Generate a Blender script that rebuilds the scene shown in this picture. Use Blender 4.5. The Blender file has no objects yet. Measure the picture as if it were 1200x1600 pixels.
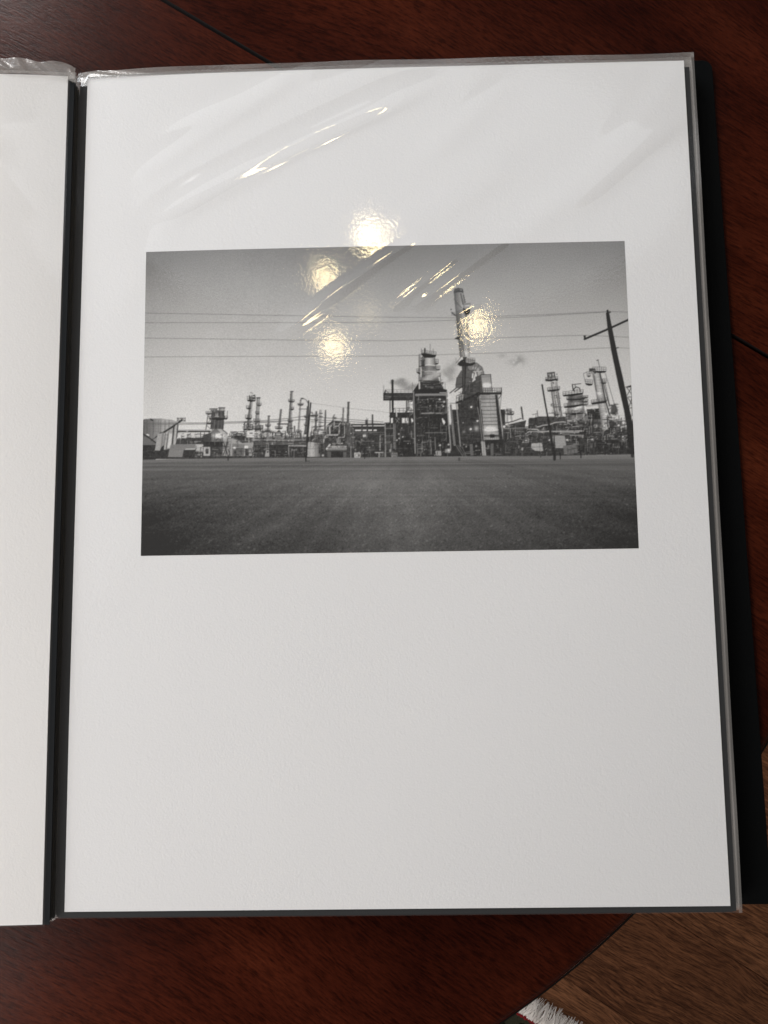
import bpy, bmesh, math, random
import numpy as np
from mathutils import Vector

C = bpy.context.scene
random.seed(3)
R = math.radians
MM = 0.001
TABLE_Z = 0.750            # table top above the floor (metres)
PAGE = 0.764               # height of the open page above the floor

# ---------------------------------------------------------------- camera
cam = bpy.data.cameras.new('camera')
cam.sensor_fit = 'HORIZONTAL'
cam.sensor_width = 36.0
cam.lens = 1067.0 / 1200.0 * 36.0
cam.clip_start = 0.01
cam.clip_end = 50
cam_o = bpy.data.objects.new('camera', cam)
C.collection.objects.link(cam_o)
cam_o.location = (0.001276, -0.050035, PAGE + 0.326813)
cam_o.rotation_euler = (0.08471512, 0.01314674, -0.01472712)
C.camera = cam_o
C.render.resolution_x, C.render.resolution_y = 768, 1024

# ---------------------------------------------------------------- world, lamps, exposure
w = bpy.data.worlds.new('World')
C.world = w
w.use_nodes = True
w.node_tree.nodes['Background'].inputs[0].default_value = (1.0, 0.95, 0.92, 1)
w.node_tree.nodes['Background'].inputs[1].default_value = 0.165
C.view_settings.view_transform = 'Standard'
C.view_settings.look = 'None'
C.view_settings.exposure = 0
C.view_settings.gamma = 1
C.cycles.transparent_max_bounces = 48
C.cycles.max_bounces = 10
C.cycles.use_denoising = True
C.cycles.denoiser = 'OPENIMAGEDENOISE'
C.cycles.denoising_input_passes = 'RGB_ALBEDO_NORMAL'
C.cycles.caustics_reflective = False
C.cycles.caustics_refractive = False
C.cycles.sample_clamp_indirect = 3.0


def lamp(name, kind, loc, power, col, size=None, target=(0, 0, PAGE), size_y=None):
    l = bpy.data.lights.new(name, kind)
    l.energy = power
    l.color = col
    if kind == 'AREA':
        l.shape = 'RECTANGLE'
        l.size, l.size_y = size, size_y or size
    else:
        l.shadow_soft_size = size
    o = bpy.data.objects.new(name, l)
    o.location = loc
    o.rotation_euler = (Vector(target) - Vector(loc)).to_track_quat('-Z', 'Y').to_euler()
    C.collection.objects.link(o)
    return o


# daylight from a window beyond the top left of the album, a softer warm room light behind the viewer's left shoulder
lamp('window_light', 'AREA', (-2.1, 1.9, 1.85), 97, (0.88, 0.94, 1.0), 1.5, (0, 0, PAGE), 1.5)
lamp('room_light', 'AREA', (-1.5, -0.95, 1.9), 38, (1.0, 0.932, 0.887), 0.9, (0, 0, PAGE), 1.1)
# an unseen pale panel, added overhead to put sheen on the page-head plastic
sk = lamp('film_sheen_panel', 'AREA', (0.0, 0.85, PAGE + 1.2), 1.25, (0.90, 0.95, 1.0), 1.40, (0.0, 0.851, 0), 0.66)
sk.data.shape = 'ELLIPSE'
# an added spot; its cone rim imitates a shadow on the page's bottom right corner
sp = lamp('corner_shade_spot', 'SPOT', (-1.2, 2.0, PAGE + 1.5), 56, (1.0, 0.96, 0.93), 0.05, (-0.48, 0.68, PAGE))
ax = Vector((-0.48, 0.68, 0)) - Vector((-1.2, 2.0, 1.5))
sp.data.spot_size = 2 * ax.angle(Vector((0.070, -0.187, 0)) - Vector((-1.2, 2.0, 1.5)))
sp.data.spot_blend = 0.035
# the bulbs of the ceiling lamp whose reflections sit in the plastic sleeve
WARM = (1.0, 0.82, 0.46)
for x, y, p in ((-0.043, 0.6250, .60), (-0.1362, 0.5403, .40), (-0.1180, 0.3975, .36), (0.1759, 0.4337, .36), (-0.047, 0.462, 0.04)):
    lamp('ceiling_lamp_bulb', 'POINT', (x, y, PAGE + 1.0), p, WARM, 0.021)
# ---------------------------------------------------------------------------
# The printed picture: a black-and-white photograph of a refinery, inked flat on the sheet.
# It is drawn procedurally on a numpy canvas in the artwork's own coordinates (x 215..1005, y 370..872),
# then read out per mesh vertex as ink tone.
# ---------------------------------------------------------------------------
CS, CX, CY = 2.5, 215.0, 370.0
CW, CH = int(790 * CS), int(502 * CS)
rng = np.random.default_rng(7)
YY, XX = np.mgrid[0:CH, 0:CW].astype(np.float32)
XX = XX / CS + CX
YY = YY / CS + CY
cv = np.zeros((CH, CW), np.float32)


def smooth_noise(nx, ny, seed, w=CW, h=CH):
    g = np.random.default_rng(seed).random((ny + 2, nx + 2)).astype(np.float32)
    ys = np.linspace(0, ny, h, endpoint=False)
    xs = np.linspace(0, nx, w, endpoint=False)
    yi, xi = ys.astype(int), xs.astype(int)
    fy, fx = ys - yi, xs - xi
    fy = (fy * fy * (3 - 2 * fy))[:, None].astype(np.float32)
    fx = (fx * fx * (3 - 2 * fx))[None, :].astype(np.float32)
    a, b = g[yi][:, xi], g[yi][:, xi + 1]
    c, d = g[yi + 1][:, xi], g[yi + 1][:, xi + 1]
    return (a * (1 - fx) + b * fx) * (1 - fy) + (c * (1 - fx) + d * fx) * fy


def box_of(x0, y0, x1, y1):
    i0 = max(0, int((y0 - CY) * CS) - 1); i1 = min(CH, int((y1 - CY) * CS) + 3)
    j0 = max(0, int((x0 - CX) * CS) - 1); j1 = min(CW, int((x1 - CX) * CS) + 3)
    return (slice(i0, i1), slice(j0, j1)) if i1 > i0 and j1 > j0 else None


def inside(pts, sl):
    x, y = XX[sl], YY[sl]
    m = np.zeros(x.shape, bool)
    n = len(pts)
    for k in range(n):
        xa, ya = pts[k]; xb, yb = pts[(k + 1) % n]
        if ya == yb:
            continue
        m ^= ((ya > y) != (yb > y)) & (x < (xb - xa) * (y - ya) / (yb - ya) + xa)
    return m


def poly(pts, v, a=1.0):
    xs = [p[0] for p in pts]; ys = [p[1] for p in pts]
    sl = box_of(min(xs), min(ys), max(xs), max(ys))
    if sl is None:
        return
    m = inside(pts, sl) * a
    cv[sl] = cv[sl] * (1 - m) + v * m


def rect(x0, y0, x1, y1, v, a=1.0):
    poly([(x0, y0), (x1, y0), (x1, y1), (x0, y1)], v, a)


def line(pts, w, v, a=1.0):
    for (xa, ya), (xb, yb) in zip(pts, pts[1:]):
        r = w / 2 + .6
        sl = box_of(min(xa, xb) - r, min(ya, yb) - r, max(xa, xb) + r, max(ya, yb) + r)
        if sl is None:
            continue
        x, y = XX[sl], YY[sl]
        dx, dy = xb - xa, yb - ya
        t = np.clip(((x - xa) * dx + (y - ya) * dy) / (dx * dx + dy * dy + 1e-9), 0, 1)
        d = np.hypot(x - xa - t * dx, y - ya - t * dy)
        m = np.clip((w / 2 - d) * CS + .5, 0, 1) * a
        cv[sl] = cv[sl] * (1 - m) + v * m


def cyl(xa, ya, wa, xb, yb, wb, vl, vm, vr, pk=.45, streak=10, seed=1):
    """a round tower between two centres, toned across its width"""
    pts = [(xa - wa / 2, ya), (xa + wa / 2, ya), (xb + wb / 2, yb), (xb - wb / 2, yb)]
    sl = box_of(min(p[0] for p in pts), ya, max(p[0] for p in pts), yb)
    x, y = XX[sl], YY[sl]
    f = (y - ya) / (yb - ya)
    t = np.clip((x - (xa + (xb - xa) * f)) / (wa + (wb - wa) * f) + .5, 0, 1)
    v = np.where(t < pk, vl + (vm - vl) * t / pk, vm + (vr - vm) * (t - pk) / (1 - pk))
    r = np.random.default_rng(seed)
    v = v + streak * (r.random(24)[np.clip((t * 24).astype(int), 0, 23)] - .5) * 2
    m = inside(pts, sl)
    cv[sl] = np.where(m, v, cv[sl])


def blob(cx, cy, rx, ry, v, a=1.0, p=1.0, nz=None):
    sl = box_of(cx - rx * 2.2, cy - ry * 2.2, cx + rx * 2.2, cy + ry * 2.2)
    if sl is None:
        return
    x, y = XX[sl], YY[sl]
    d = ((x - cx) / rx) ** 2 + ((y - cy) / ry) ** 2
    m = np.exp(-d ** p) * a
    if nz is not None:
        m = m * np.clip((nz[sl] - .22) * 2.8, 0, 1)
    cv[sl] = cv[sl] * (1 - m) + v * m


def dot(x, y, r, v=245):
    blob(x, y, r * 2.6, r * 2.6, 190, .3)
    line([(x, y), (x + .01, y)], r * 2, v)


def rail(x0, y0, x1, y1, h, v=75, n=4, w=.7):
    for q in (1.0, .5):
        line([(x0, y0 - h * q), (x1, y1 - h * q)], w, v, .85)
    for k in range(n + 1):
        f = k / n
        x, y = x0 + (x1 - x0) * f, y0 + (y1 - y0) * f
        line([(x, y), (x, y - h)], w, v, .85)


def deck(x0, y0, x1, y1, th=2.0, h=4.5, v=42, n=4):
    """a tower platform: dark underside and a hand rail"""
    rail(x0, y0, x1, y1, h, 85, n)
    m = (x0 + x1) / 2
    poly([(x0, y0 - .6), (x1, y1 - .6), (x1 - .8, y1 + th * .6), (m, (y0 + y1) / 2 + th), (x0 + .8, y0 + th * .6)], v)


def clutter(x0, y0, x1, y1, n, seed, lo=40, hi=150, wmax=1.2, a=.9):
    r = np.random.default_rng(seed)
    for _ in range(n):
        x, y = x0 + r.random() * (x1 - x0), y0 + r.random() * (y1 - y0)
        v = lo + (hi - lo) * r.random() ** 2.0
        w = .5 + r.random() * (wmax - .5)
        k = r.random()
        L = 2 + r.random() * 11
        if k < .42:
            q = [(x, y), (min(x + L, x1), y + (r.random() - .5) * .8)]
        elif k < .8:
            q = [(x, y), (x + (r.random() - .5) * .8, min(y + L, y1))]
        elif k < .9:
            q = [(x, y), (min(x + L * .4, x1), y), (min(x + L * .4, x1), min(y + L * .5, y1))]
        else:
            q = [(x, y), (x + L * .35, max(y - L * .35, y0))]
        line(q, w, v, a)
    for _ in range(n // 34):
        x, y = x0 + r.random() * (x1 - x0), y0 + r.random() * (y1 - y0)
        line([(x, y), (x + .6, y)], .9 + r.random() * .6, 150 + 80 * r.random(), .8)


def paint_refinery():
    global cv
    # --- sky
    ky = [370, 385, 400, 430, 460, 490, 520, 560, 600, 640, 720, 900]
    kv = [124, 128, 135, 148, 158, 167, 174, 184, 193, 200, 204, 204]
    cv[:] = np.interp(YY, ky, kv)
    vig = np.clip((430 - XX) / 210, 0, 1) ** 1.4 * np.clip((620 - YY) / 200, 0, 1)
    cv[:] -= 15 * vig
    vig = np.clip((XX - 800) / 190, 0, 1) ** 1.5 * np.clip((560 - YY) / 160, 0, 1)
    cv[:] -= 13 * vig
    cv[:] -= 9 * np.clip((300 - XX) / 80, 0, 1)
    cv[:] -= 16 * np.exp(-((XX - 600) / 250) ** 2) * np.clip((520 - YY) / 110, 0, 1)
    cv[:] += 4 * (smooth_noise(26, 16, 3) - .5)
    # --- smoke drifting over the sky
    nz = .6 * smooth_noise(90, 57, 11) + .4 * smooth_noise(200, 130, 12)
    for q in ((700, 588, 9, 7, 146), (706, 578, 8, 9, 144), (712, 570, 5, 5, 156), (697, 582, 6, 5, 150),
              (811, 563, 9, 7, 138), (806, 567, 10, 4, 150), (785, 556, 6, 3, 160), (703, 592, 7, 3, 150)):
        blob(q[0], q[1], q[2], q[3], q[4], .95, 1, nz)
    # --- overhead wires
    wires = ([(215, 485.5), (400, 490.5), (610, 495), (715, 496.5), (850, 492), (948, 487.5), (1005, 489.5)],
             [(215, 501), (430, 502.7), (610, 503), (700, 500.5), (830, 495), (948, 488.5)],
             [(215, 525), (450, 530), (610, 532), (760, 528.5), (915, 524.5), (1005, 529)],
             [(215, 555), (610, 556), (800, 551), (955, 544), (1005, 545.5)])
    for w in wires:
        line(w, .7, 84, .68)
    line([(487, 629), (545, 637), (600, 643), (612, 645)], .7, 140, .7)
    # --- the far mass of the plant
    poly([(222, 690), (300, 690), (330, 684), (420, 683), (470, 684), (552, 668), (600, 672), (648, 660), (786, 668),
          (800, 664), (880, 662), (935, 655), (1000, 660), (1005, 716), (215, 716)], 58)
    r = np.random.default_rng(5)
    for x in np.arange(280, 1000, 2.2):            # ragged skyline of small plant
        if 480 < x < 490 or 556 < x < 600:
            continue
        b = np.interp(x, [280, 330, 420, 470, 552, 600, 648, 786, 880, 935, 1000], [689, 684, 681, 682, 670, 672, 662, 668, 660, 656, 658])
        h = r.random() ** 2.4 * 13
        line([(x, b + 4), (x, b - h * .7)], .6 + r.random() * 1.6, 55 + 70 * r.random(), .9)
    clutter(275, 672, 330, 694, 60, 20, 35, 150)
    clutter(330, 684, 480, 713, 260, 21, 35, 160)
    clutter(395, 672, 480, 690, 130, 22, 35, 190)
    clutter(484, 668, 515, 692, 60, 23, 40, 180)

    # --- storage tank, conveyor and silos on the left
    poly([(215, 656), (224, 653), (236, 652), (252, 652.3), (268, 654), (276, 657), (276, 700), (215, 700)], 118)
    cyl(249, 653, 56, 249, 700, 56, 78, 148, 150, .62, 9, 4)
    poly([(221, 648), (280, 648), (276, 657), (268, 654), (252, 652.3), (236, 652), (224, 653), (221, 656)], 196)
    for y in (659.5, 664, 668, 672):
        line([(222, y), (274, y + .5)], .6, 80, .35)
    for x, a in ((240, .5), (251, .35), (258, .4), (264, .3), (247, .3)):
        line([(x, 655), (x - .5, 676)], 1.1, 62, a)
    line([(235, 653), (237.5, 655)], 2, 40)
    poly([(222, 680), (243, 690), (244, 695), (222, 694)], 96)
    line([(222, 676), (232, 682), (243, 690)], 1.7, 32)
    line([(229, 677), (232, 678.3)], 1.6, 235)
    line([(236, 686.5), (247, 678.5)], 1.7, 52); line([(239, 684.5), (247, 675)], 1, 110)
    rect(222, 694, 243, 717, 44); clutter(222, 694, 243, 716, 24, 30, 35, 85)
    line([(226, 703), (262, 703)], .7, 75, .7)
    poly([(243, 701), (265, 702), (263, 716), (239, 716)], 50)
    poly([(246, 676), (252, 675), (253.5, 675), (249.5, 702.5), (241.5, 702)], 150)
    poly([(253, 675), (258, 674.5), (254, 702), (249.5, 702.5)], 122)
    poly([(256, 675), (264, 675), (261, 701), (255, 701)], 172)
    for y in np.arange(677, 701, 2.3):
        line([(258, y), (262.5, y)], .7, 60, .8)
    line([(258, 675), (255.5, 701)], .8, 50); line([(262.8, 675), (259.5, 701)], .8, 50)
    poly([(264.5, 676), (271, 675.5), (266, 698), (261, 699)], 188)
    poly([(252, 697), (256, 694), (254.5, 704), (249, 704)], 45)
    line([(256, 673.5), (268, 666), (284, 655)], 2.8, 44)
    line([(257, 671.5), (281, 656)], .7, 120, .6)
    line([(249, 675), (256, 673.5)], 1.2, 60)
    for x0 in (277, 284):
        for q in ([(x0, 651.5), (x0 + 5.5, 652)], [(x0, 651.5), (x0 + .5, 656)], [(x0 + 5.5, 651), (x0 + 5.5, 656)], [(x0, 656), (x0 + 5.5, 656.5)], [(x0, 652), (x0 + 5, 656)]):
            line(q, .9, 62, .9)
    line([(271.5, 665), (269, 693)], 2.4, 62); line([(275, 663), (272.5, 693)], 1.8, 165)
    line([(278, 662), (275, 693)], 1.8, 72); line([(280.5, 672), (273, 693)], 1.2, 175)
    rect(281, 674, 304, 683, 188); clutter(281, 676, 330, 693, 46, 31, 35, 120)
    poly([(276, 684), (318, 682), (318, 693), (274, 693)], 60); clutter(276, 683, 318, 693, 30, 32, 40, 165)
    line([(279, 670.3), (328, 670.6)], .9, 130); line([(278, 672.6), (329, 672.8)], 2.2, 46); dot(292.5, 672.3, .8, 200)
    poly([(267, 693), (316, 692), (318, 702), (264, 703)], 116)
    poly([(264, 703), (287, 702.5), (285, 712.5), (262.5, 712.5)], 124)
    for y in (695.5, 698, 705, 707.5, 710):
        line([(265, y), (286, y)], .5, 92, .7)
    rect(287, 702, 307, 714, 48)
    for x in np.arange(289, 306, 2):
        line([(x, 703), (x, 713)], .5, 70, .7)
    line([(290, 700.4), (306, 700)], 1.2, 190)
    poly([(306, 693), (318, 693), (318, 705), (306, 704)], 170); clutter(305, 694, 319, 713, 22, 33, 60, 200)

    # --- reformer furnace with its short stack
    poly([(331, 641), (351, 641), (350, 669), (329, 669)], 66)
    for x, v in ((333, 90), (336, 118), (339, 60), (342, 105), (345, 70), (347.5, 98)):
        line([(x, 654), (x - 1.4, 670)], 1.2, v, .8)
    cyl(346, 641, 10.5, 346, 652, 11, 50, 82, 55, .5, 8, 5)
    cyl(347, 636, 9.5, 347, 641, 9.5, 95, 165, 130, .6, 6, 6)
    line([(342.2, 635.8), (351.8, 635.8)], 1.4, 50); line([(342.2, 640.7), (351.8, 640.7)], 1, 70)
    deck(327, 652.6, 356, 652.6, 2.4, 4, 40, 7); line([(356, 641), (355.3, 652)], .8, 80)
    line([(328, 637.6), (340, 637.4)], 1.5, 48); line([(330, 640), (341, 640)], 1.4, 60)
    clutter(330, 637, 342, 650, 20, 34, 40, 190)
    deck(322, 645, 332, 645, 1.6, 4, 45, 3)
    line([(325.4, 646), (322, 670)], 1.2, 70); line([(325, 648), (331, 653), (325, 659)], .7, 90); line([(323.5, 663), (329, 669)], .7, 90)
    rect(323.5, 659.6, 334, 661.8, 52)
    poly([(326, 676), (333, 669), (347, 669), (356, 676), (356.5, 690), (318, 691), (319, 678)], 104)
    poly([(340, 669), (347, 669), (356, 676), (346, 676)], 158)
    line([(347, 669), (356.2, 676.4)], 1, 48); line([(327, 676), (334, 669.5)], 1, 150)
    poly([(318, 678), (330, 675), (331, 691), (318, 692)], 66)
    blob(344, 679.5, 11, 4.2, 240, .95, 1.5); blob(352, 684, 4, 7, 182, .8, 1.6)
    for x in (330, 336, 348.5):
        line([(x, 676), (x - .6, 691)], .8, 60, .7)
    poly([(318, 689), (350, 689), (348, 699), (318, 700)], 46)
    poly([(318, 697), (349, 697), (347.5, 713), (318, 713)], 62); clutter(318, 697, 348, 712, 34, 35, 40, 120)
    rect(318.5, 697, 329, 711, 166); rect(321.5, 700, 326.5, 708, 62); line([(324, 697), (324, 704)], .8, 100)
    poly([(349, 690), (361, 690), (361, 711), (348, 711)], 138)
    for q in ([(350, 690), (357, 711)], [(357, 690), (349, 711)], [(354.5, 690), (353.5, 716)], [(360, 690), (359, 710)], [(350, 697), (361, 697)]):
        line(q, 1.1, 52)
    rect(355.5, 685, 365.5, 691.6, 50); line([(356, 687.5), (365, 687.5)], .8, 130)
    line([(357, 681), (397, 681.5)], 1.1, 52); poly([(357, 680), (390, 680), (397, 686.5), (375, 686)], 56)
    clutter(357, 673, 386, 684, 50, 36, 40, 90)
    poly([(356, 682), (372, 686.5), (379, 691), (397, 690), (394.5, 711.5), (361, 711.5)], 146)
    poly([(364, 692), (383, 693), (382, 711), (363, 711)], 118); poly([(364.5, 700.4), (383, 700), (382, 711), (364, 711)], 92)
    line([(364, 700), (382, 700)], .9, 46); blob(367, 698.5, 2, 1.8, 248); rect(383, 696, 388.5, 699.5, 236); rect(384, 700, 389.5, 711, 58)
    line([(357, 700.5), (361, 714)], 1, 60); blob(357, 717.5, 2.4, 1.5, 40, 1, 2)

    # --- slim columns left of centre
    cyl(394.5, 618, 5, 388, 674, 6.5, 70, 118, 180, .5, 18, 7)
    deck(387, 624, 400, 624.4, 2.4, 6, 36, 4); line([(392, 611.8), (396, 613.5)], .8, 70); clutter(390, 615, 399, 624, 14, 37, 35, 160)
    deck(385.5, 636.6, 393, 637, 1.8, 4, 40, 2); deck(384, 652, 394, 652.4, 2.4, 5, 38, 3); deck(380.5, 669, 396, 669.6, 2.2, 4, 40, 5)
    cyl(404.5, 620.5, 5.2, 401.5, 674, 6, 92, 158, 118, .55, 12, 8)
    line([(402, 620.4), (407, 620.4)], 1.6, 45)
    deck(402, 632, 409, 632.2, 1.6, 3.5, 52, 2); deck(400, 645, 406, 645.2, 1.6, 3.5, 55, 2); deck(397, 657, 407, 657.4, 2, 4, 48, 3)
    clutter(381, 657, 412, 690, 110, 38, 35, 190); deck(396, 669, 411, 669, 2, 4, 45, 4)
    rect(387, 671.5, 398.5, 679, 196); rect(391, 675, 395.5, 676.6, 85)
    rect(386, 680, 398, 683, 200)
    cyl(421, 649, 3, 418, 694, 4, 78, 128, 95, .5, 8, 9); line([(419.6, 649), (422.6, 649)], 1.4, 55)
    deck(415.5, 664.4, 423.5, 664.6, 1.5, 3, 55, 3); deck(414.6, 672, 423, 672.2, 1.7, 3, 52, 3)
    cyl(440.2, 638.4, 3, 436.5, 670, 3.6, 82, 108, 85, .5, 6, 10)
    line([(434.5, 661.4), (450.5, 661.6)], 1.7, 52); deck(431, 668.4, 442, 668.6, 1.4, 3, 50, 4)
    poly([(430.5, 676), (437, 670.6), (442, 676), (442, 683), (430.5, 683)], 72); rect(432, 674.6, 439.4, 679.5, 152)
    line([(431, 681.5), (440, 681.5)], 1, 160)
    cyl(457, 610.5, 4.2, 454, 662, 5.6, 66, 100, 168, .35, 16, 11)
    line([(455, 610.6), (459, 610.6)], 1.3, 55)
    deck(451.5, 626, 461, 626.4, 1.9, 3, 46, 3); deck(454.5, 638.4, 460, 638.6, 1.7, 3.5, 48, 2); deck(450.5, 657.6, 458.5, 658, 1.6, 3, 48, 3)
    cyl(454, 660, 7, 453.6, 676, 9.4, 70, 128, 92, .5, 14, 12)
    clutter(444, 664, 462, 690, 40, 39, 40, 170)
    line([(460.7, 665), (459.4, 694)], .9, 90); line([(448.6, 668), (448.2, 681)], 1.1, 190)
    cyl(470.8, 624.5, 2.4, 467, 680, 3.2, 96, 150, 128, .5, 10, 13); deck(466.3, 631.6, 475, 631.8, 1.4, 2.4, 60, 3)
    line([(470.2, 624.5), (471.4, 624.5)], 1.6, 60); deck(464, 674, 470.5, 674, 1.4, 3, 55, 2)
    cyl(482, 634, 3, 478.4, 678, 4, 62, 98, 75, .5, 8, 14)
    for y in (651, 664, 676):
        deck(476.5, y, 482, y, 1.3, 2.5, 55, 2)
    # short rack with drum beside the pole
    line([(487, 648.6), (495, 649)], 2, 44); line([(489, 643.5), (490.5, 648)], 1, 70); blob(487.5, 644, 1.6, 2, 120, .8)
    cyl(495.4, 642, 2.6, 494, 676, 3.2, 60, 98, 62, .5, 10, 15); deck(492.5, 656, 498, 656, 1.5, 3, 45, 2); deck(492.3, 649, 498, 649, 1.2, 3, 50, 2)
    cyl(502, 639.5, 3.4, 500, 678, 4, 110, 168, 125, .5, 18, 16)
    for y in (645, 650, 659, 665):
        line([(500, y), (505, y + .2)], 1.1, 55)
    cyl(509.9, 640, 2.2, 508.6, 672, 2.6, 72, 98, 72, .5, 5, 17)
    line([(489, 655), (489, 676)], 1.8, 178, .7)
    poly([(492, 673), (506, 672), (506, 677.5), (492, 677.5)], 188); clutter(487, 664, 508, 690, 44, 40, 45, 150)
    # wires strung along the works
    for w in ([(222, 659.4), (320, 659.3), (410, 656.4), (450, 653), (484, 648.6)], [(222, 661.8), (330, 661), (400, 658.6), (455, 656), (486, 654)],
              [(400, 659.6), (440, 658)], [(487, 650.5), (545, 654.6), (600, 659)], [(487, 655), (540, 657.5), (600, 662)], [(487, 658), (520, 660)]):
        line(w, 1.0, 82, .75)
    # pipe rack, container, white tank
    line([(396, 686.5), (482, 686.6)], 1.4, 152); line([(396, 689.4), (482, 689.6)], 1.8, 66); line([(400, 693), (482, 693)], .9, 112)
    line([(400, 691), (480, 691)], .7, 110); dot(426.6, 692.4, 1.1)
    rect(422, 694.4, 451, 712.4, 46); line([(410, 700.4), (480, 700.4)], .7, 78, .8)
    poly([(416, 703), (421, 702), (422, 712.5), (415, 712.5)], 150); rect(418, 704, 420, 706.5, 55); line([(414, 704), (413.6, 714)], 1.6, 50)
    rect(451, 697, 482, 713, 56); clutter(450, 697, 481, 713, 36, 41, 40, 120)
    line([(452, 695.6), (480, 696)], 1.6, 168); line([(452, 696), (452, 709)], .8, 150); line([(455, 699), (480, 699)], 1.2, 48)
    rect(456, 700.6, 465, 703.6, 118); line([(460.4, 704), (460.2, 715)], 1, 112); line([(456.4, 704), (456, 711)], .8, 105)
    line([(459.8, 676), (458.8, 694)], 1, 120)
    cyl(492, 690, 20.5, 491.6, 713, 20.5, 150, 172, 92, .35, 7, 18)
    line([(482, 700.3), (513, 700.3)], .6, 96, .8); line([(493.6, 691), (493.4, 713)], .6, 105, .7); line([(486, 691), (485.6, 713)], .5, 120, .6)
    clutter(499, 691, 512, 712, 22, 42, 35, 150); blob(505.6, 711, 1.6, 1.5, 215)

    # --- manifold with the big bent pipes, and the horizontal drum
    poly([(512, 664), (521, 656), (548, 660), (556, 668), (556, 714), (508, 714), (508, 690)], 58)
    clutter(511, 662, 556, 698, 130, 43, 36, 130)
    line([(523.5, 647.6), (521.5, 652)], 2, 112); blob(524, 652.6, 3.4, 2, 85, .95, 2); line([(521.5, 655), (522, 668)], 1.6, 70)
    cyl(537.6, 636.4, 2.2, 537, 664, 2.6, 78, 112, 88, .5, 6, 19); blob(535.6, 654, 2, 2.4, 110, .9, 2)
    cyl(545.8, 627, 3.4, 544.4, 663, 3.2, 66, 100, 78, .5, 18, 20)
    for y in np.arange(629, 662, 2.4):
        line([(544.2 + (y % 3) * .4, y), (546.6, y + .9)], .7, 62, .7)
    cyl(583.1, 647, 2.4, 583.1, 663, 2.4, 58, 80, 58, .5, 4, 21)
    rect(572, 655.6, 576, 663, 62); line([(573.6, 652), (573.6, 656)], .6, 90); line([(576, 653), (576, 656)], .6, 90)
    P = 168
    for q, w in (([(511.6, 680), (511.6, 666.5), (513, 664.6), (517, 664.4)], 1.5), ([(516.6, 677), (516, 667), (518.6, 664.4)], 2.4),
                 ([(506.6, 691), (507.6, 684), (511.4, 679), (528.4, 679), (530.8, 676.6), (531, 666.4)], 2.0),
                 ([(539.6, 661), (539.6, 680), (538.6, 682.6), (530, 682.8), (529.4, 691)], 1.3),
                 ([(523.5, 658), (523, 668)], 1.4), ([(533, 660), (530, 665), (524, 665.4)], 1.4), ([(521, 692.4), (536.4, 692.2)], 1.6),
                 ([(508, 684), (514, 681.6)], 1.2), ([(527.6, 684), (527.6, 692)], .8), ([(532, 684), (532, 691)], .8)):
        line(q, w + 1, 48, .7); line(q, w, P)
    for x in (543.6, 546, 548.4, 551, 553.6):
        line([(x, 662.5), (x + .4, 694)], .9, 128, .85)
    line([(549, 661), (549, 665), (554, 668), (554, 700)], 1.2, 150, .8)
    line([(519, 661.4), (555, 661.4)], 1, 150, .8)
    poly([(511, 698), (516, 696), (543, 696), (543, 704), (513, 704), (510.6, 702)], 118)
    line([(515, 697.6), (543, 697.2)], 1.8, 168); line([(514, 700.4), (543, 700.4)], 1.2, 138); line([(514, 703.2), (542, 703.2)], 1.3, 82)
    line([(511.4, 700.6), (516.6, 694)], 2.4, 190)
    rect(513, 705, 518.6, 714, 86); rect(537.6, 706, 542.6, 714, 92); rect(519, 705.4, 537, 714, 44)
    line([(549.4, 695), (549.4, 714)], 1.2, 140)
    # --- long pipe rack to the right of it
    rect(554, 662, 612, 714, 54)
    line([(551, 662.8), (612, 662)], 1.6, 44); rect(553, 664, 606, 665.8, 182); line([(553, 667), (606, 667)], 2.6, 46)
    for x0, x1 in ((556, 565.6), (567.4, 574), (576.4, 582.4), (584.6, 590)):
        rect(x0, 670.6, x1, 673, 204)
    for x0, x1 in ((566, 568), (574, 576), (583, 585)):
        rect(x0, 664, x1, 674, 60)
    line([(554, 675.6), (604, 675.4)], 1.2, 104); line([(556, 679), (604, 678.6)], .8, 90); line([(556, 688.6), (586, 688.6)], .9, 104)
    clutter(554, 676, 612, 713, 120, 44, 34, 120)
    dot(570.4, 680.4, 1.9, 252); blob(566.8, 686.4, 1, 1, 225); line([(562, 689.6), (569, 688)], .9, 165); blob(565, 691.2, 1.2, .8, 190); blob(556.8, 702, 1, 1.2, 200); blob(562, 706, 1, 1, 140)
    line([(595.2, 681), (595, 703)], 1.4, 158); rect(555, 706.6, 564.4, 715, 186)
    for q in ([(559.2, 708.6), (557, 708.8), (556.6, 711), (557.2, 713), (559.2, 713)], [(560.6, 713.2), (560.6, 708.4), (562.8, 709), (562.4, 710.6), (560.8, 710.8), (563, 711.6), (562.6, 713), (560.6, 713.2)]):
        line(q, .8, 96)
    line([(570.8, 700), (571, 716)], 1.5, 40); line([(587, 706.6), (600, 706.6)], 1.4, 176); line([(593.6, 707), (593.6, 715)], 1.4, 172)
    line([(580.6, 700), (580.6, 714)], .7, 90)

    # --- main process structure
    rect(602, 660, 650, 714, 52); clutter(602, 660, 650, 713, 110, 45, 32, 120)
    for q in ((632, 600, 9, 6), (640, 606, 9, 4), (624, 597, 8, 4), (614, 597, 4, 3), (629, 593, 6, 3), (648, 603, 6, 4)):
        blob(q[0], q[1], q[2], q[3], 138, .95, 1.3, nz * .5 + .45)
    rect(600, 613.4, 648, 625.4, 48)
    for y, v in ((616, 78), (618.6, 112), (621, 70)):
        line([(602, y), (646, y)], .8, v, .8)
    poly([(600, 625), (600, 619), (603, 608), (604.4, 609), (602.6, 618), (602.6, 625)], 40)
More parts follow.
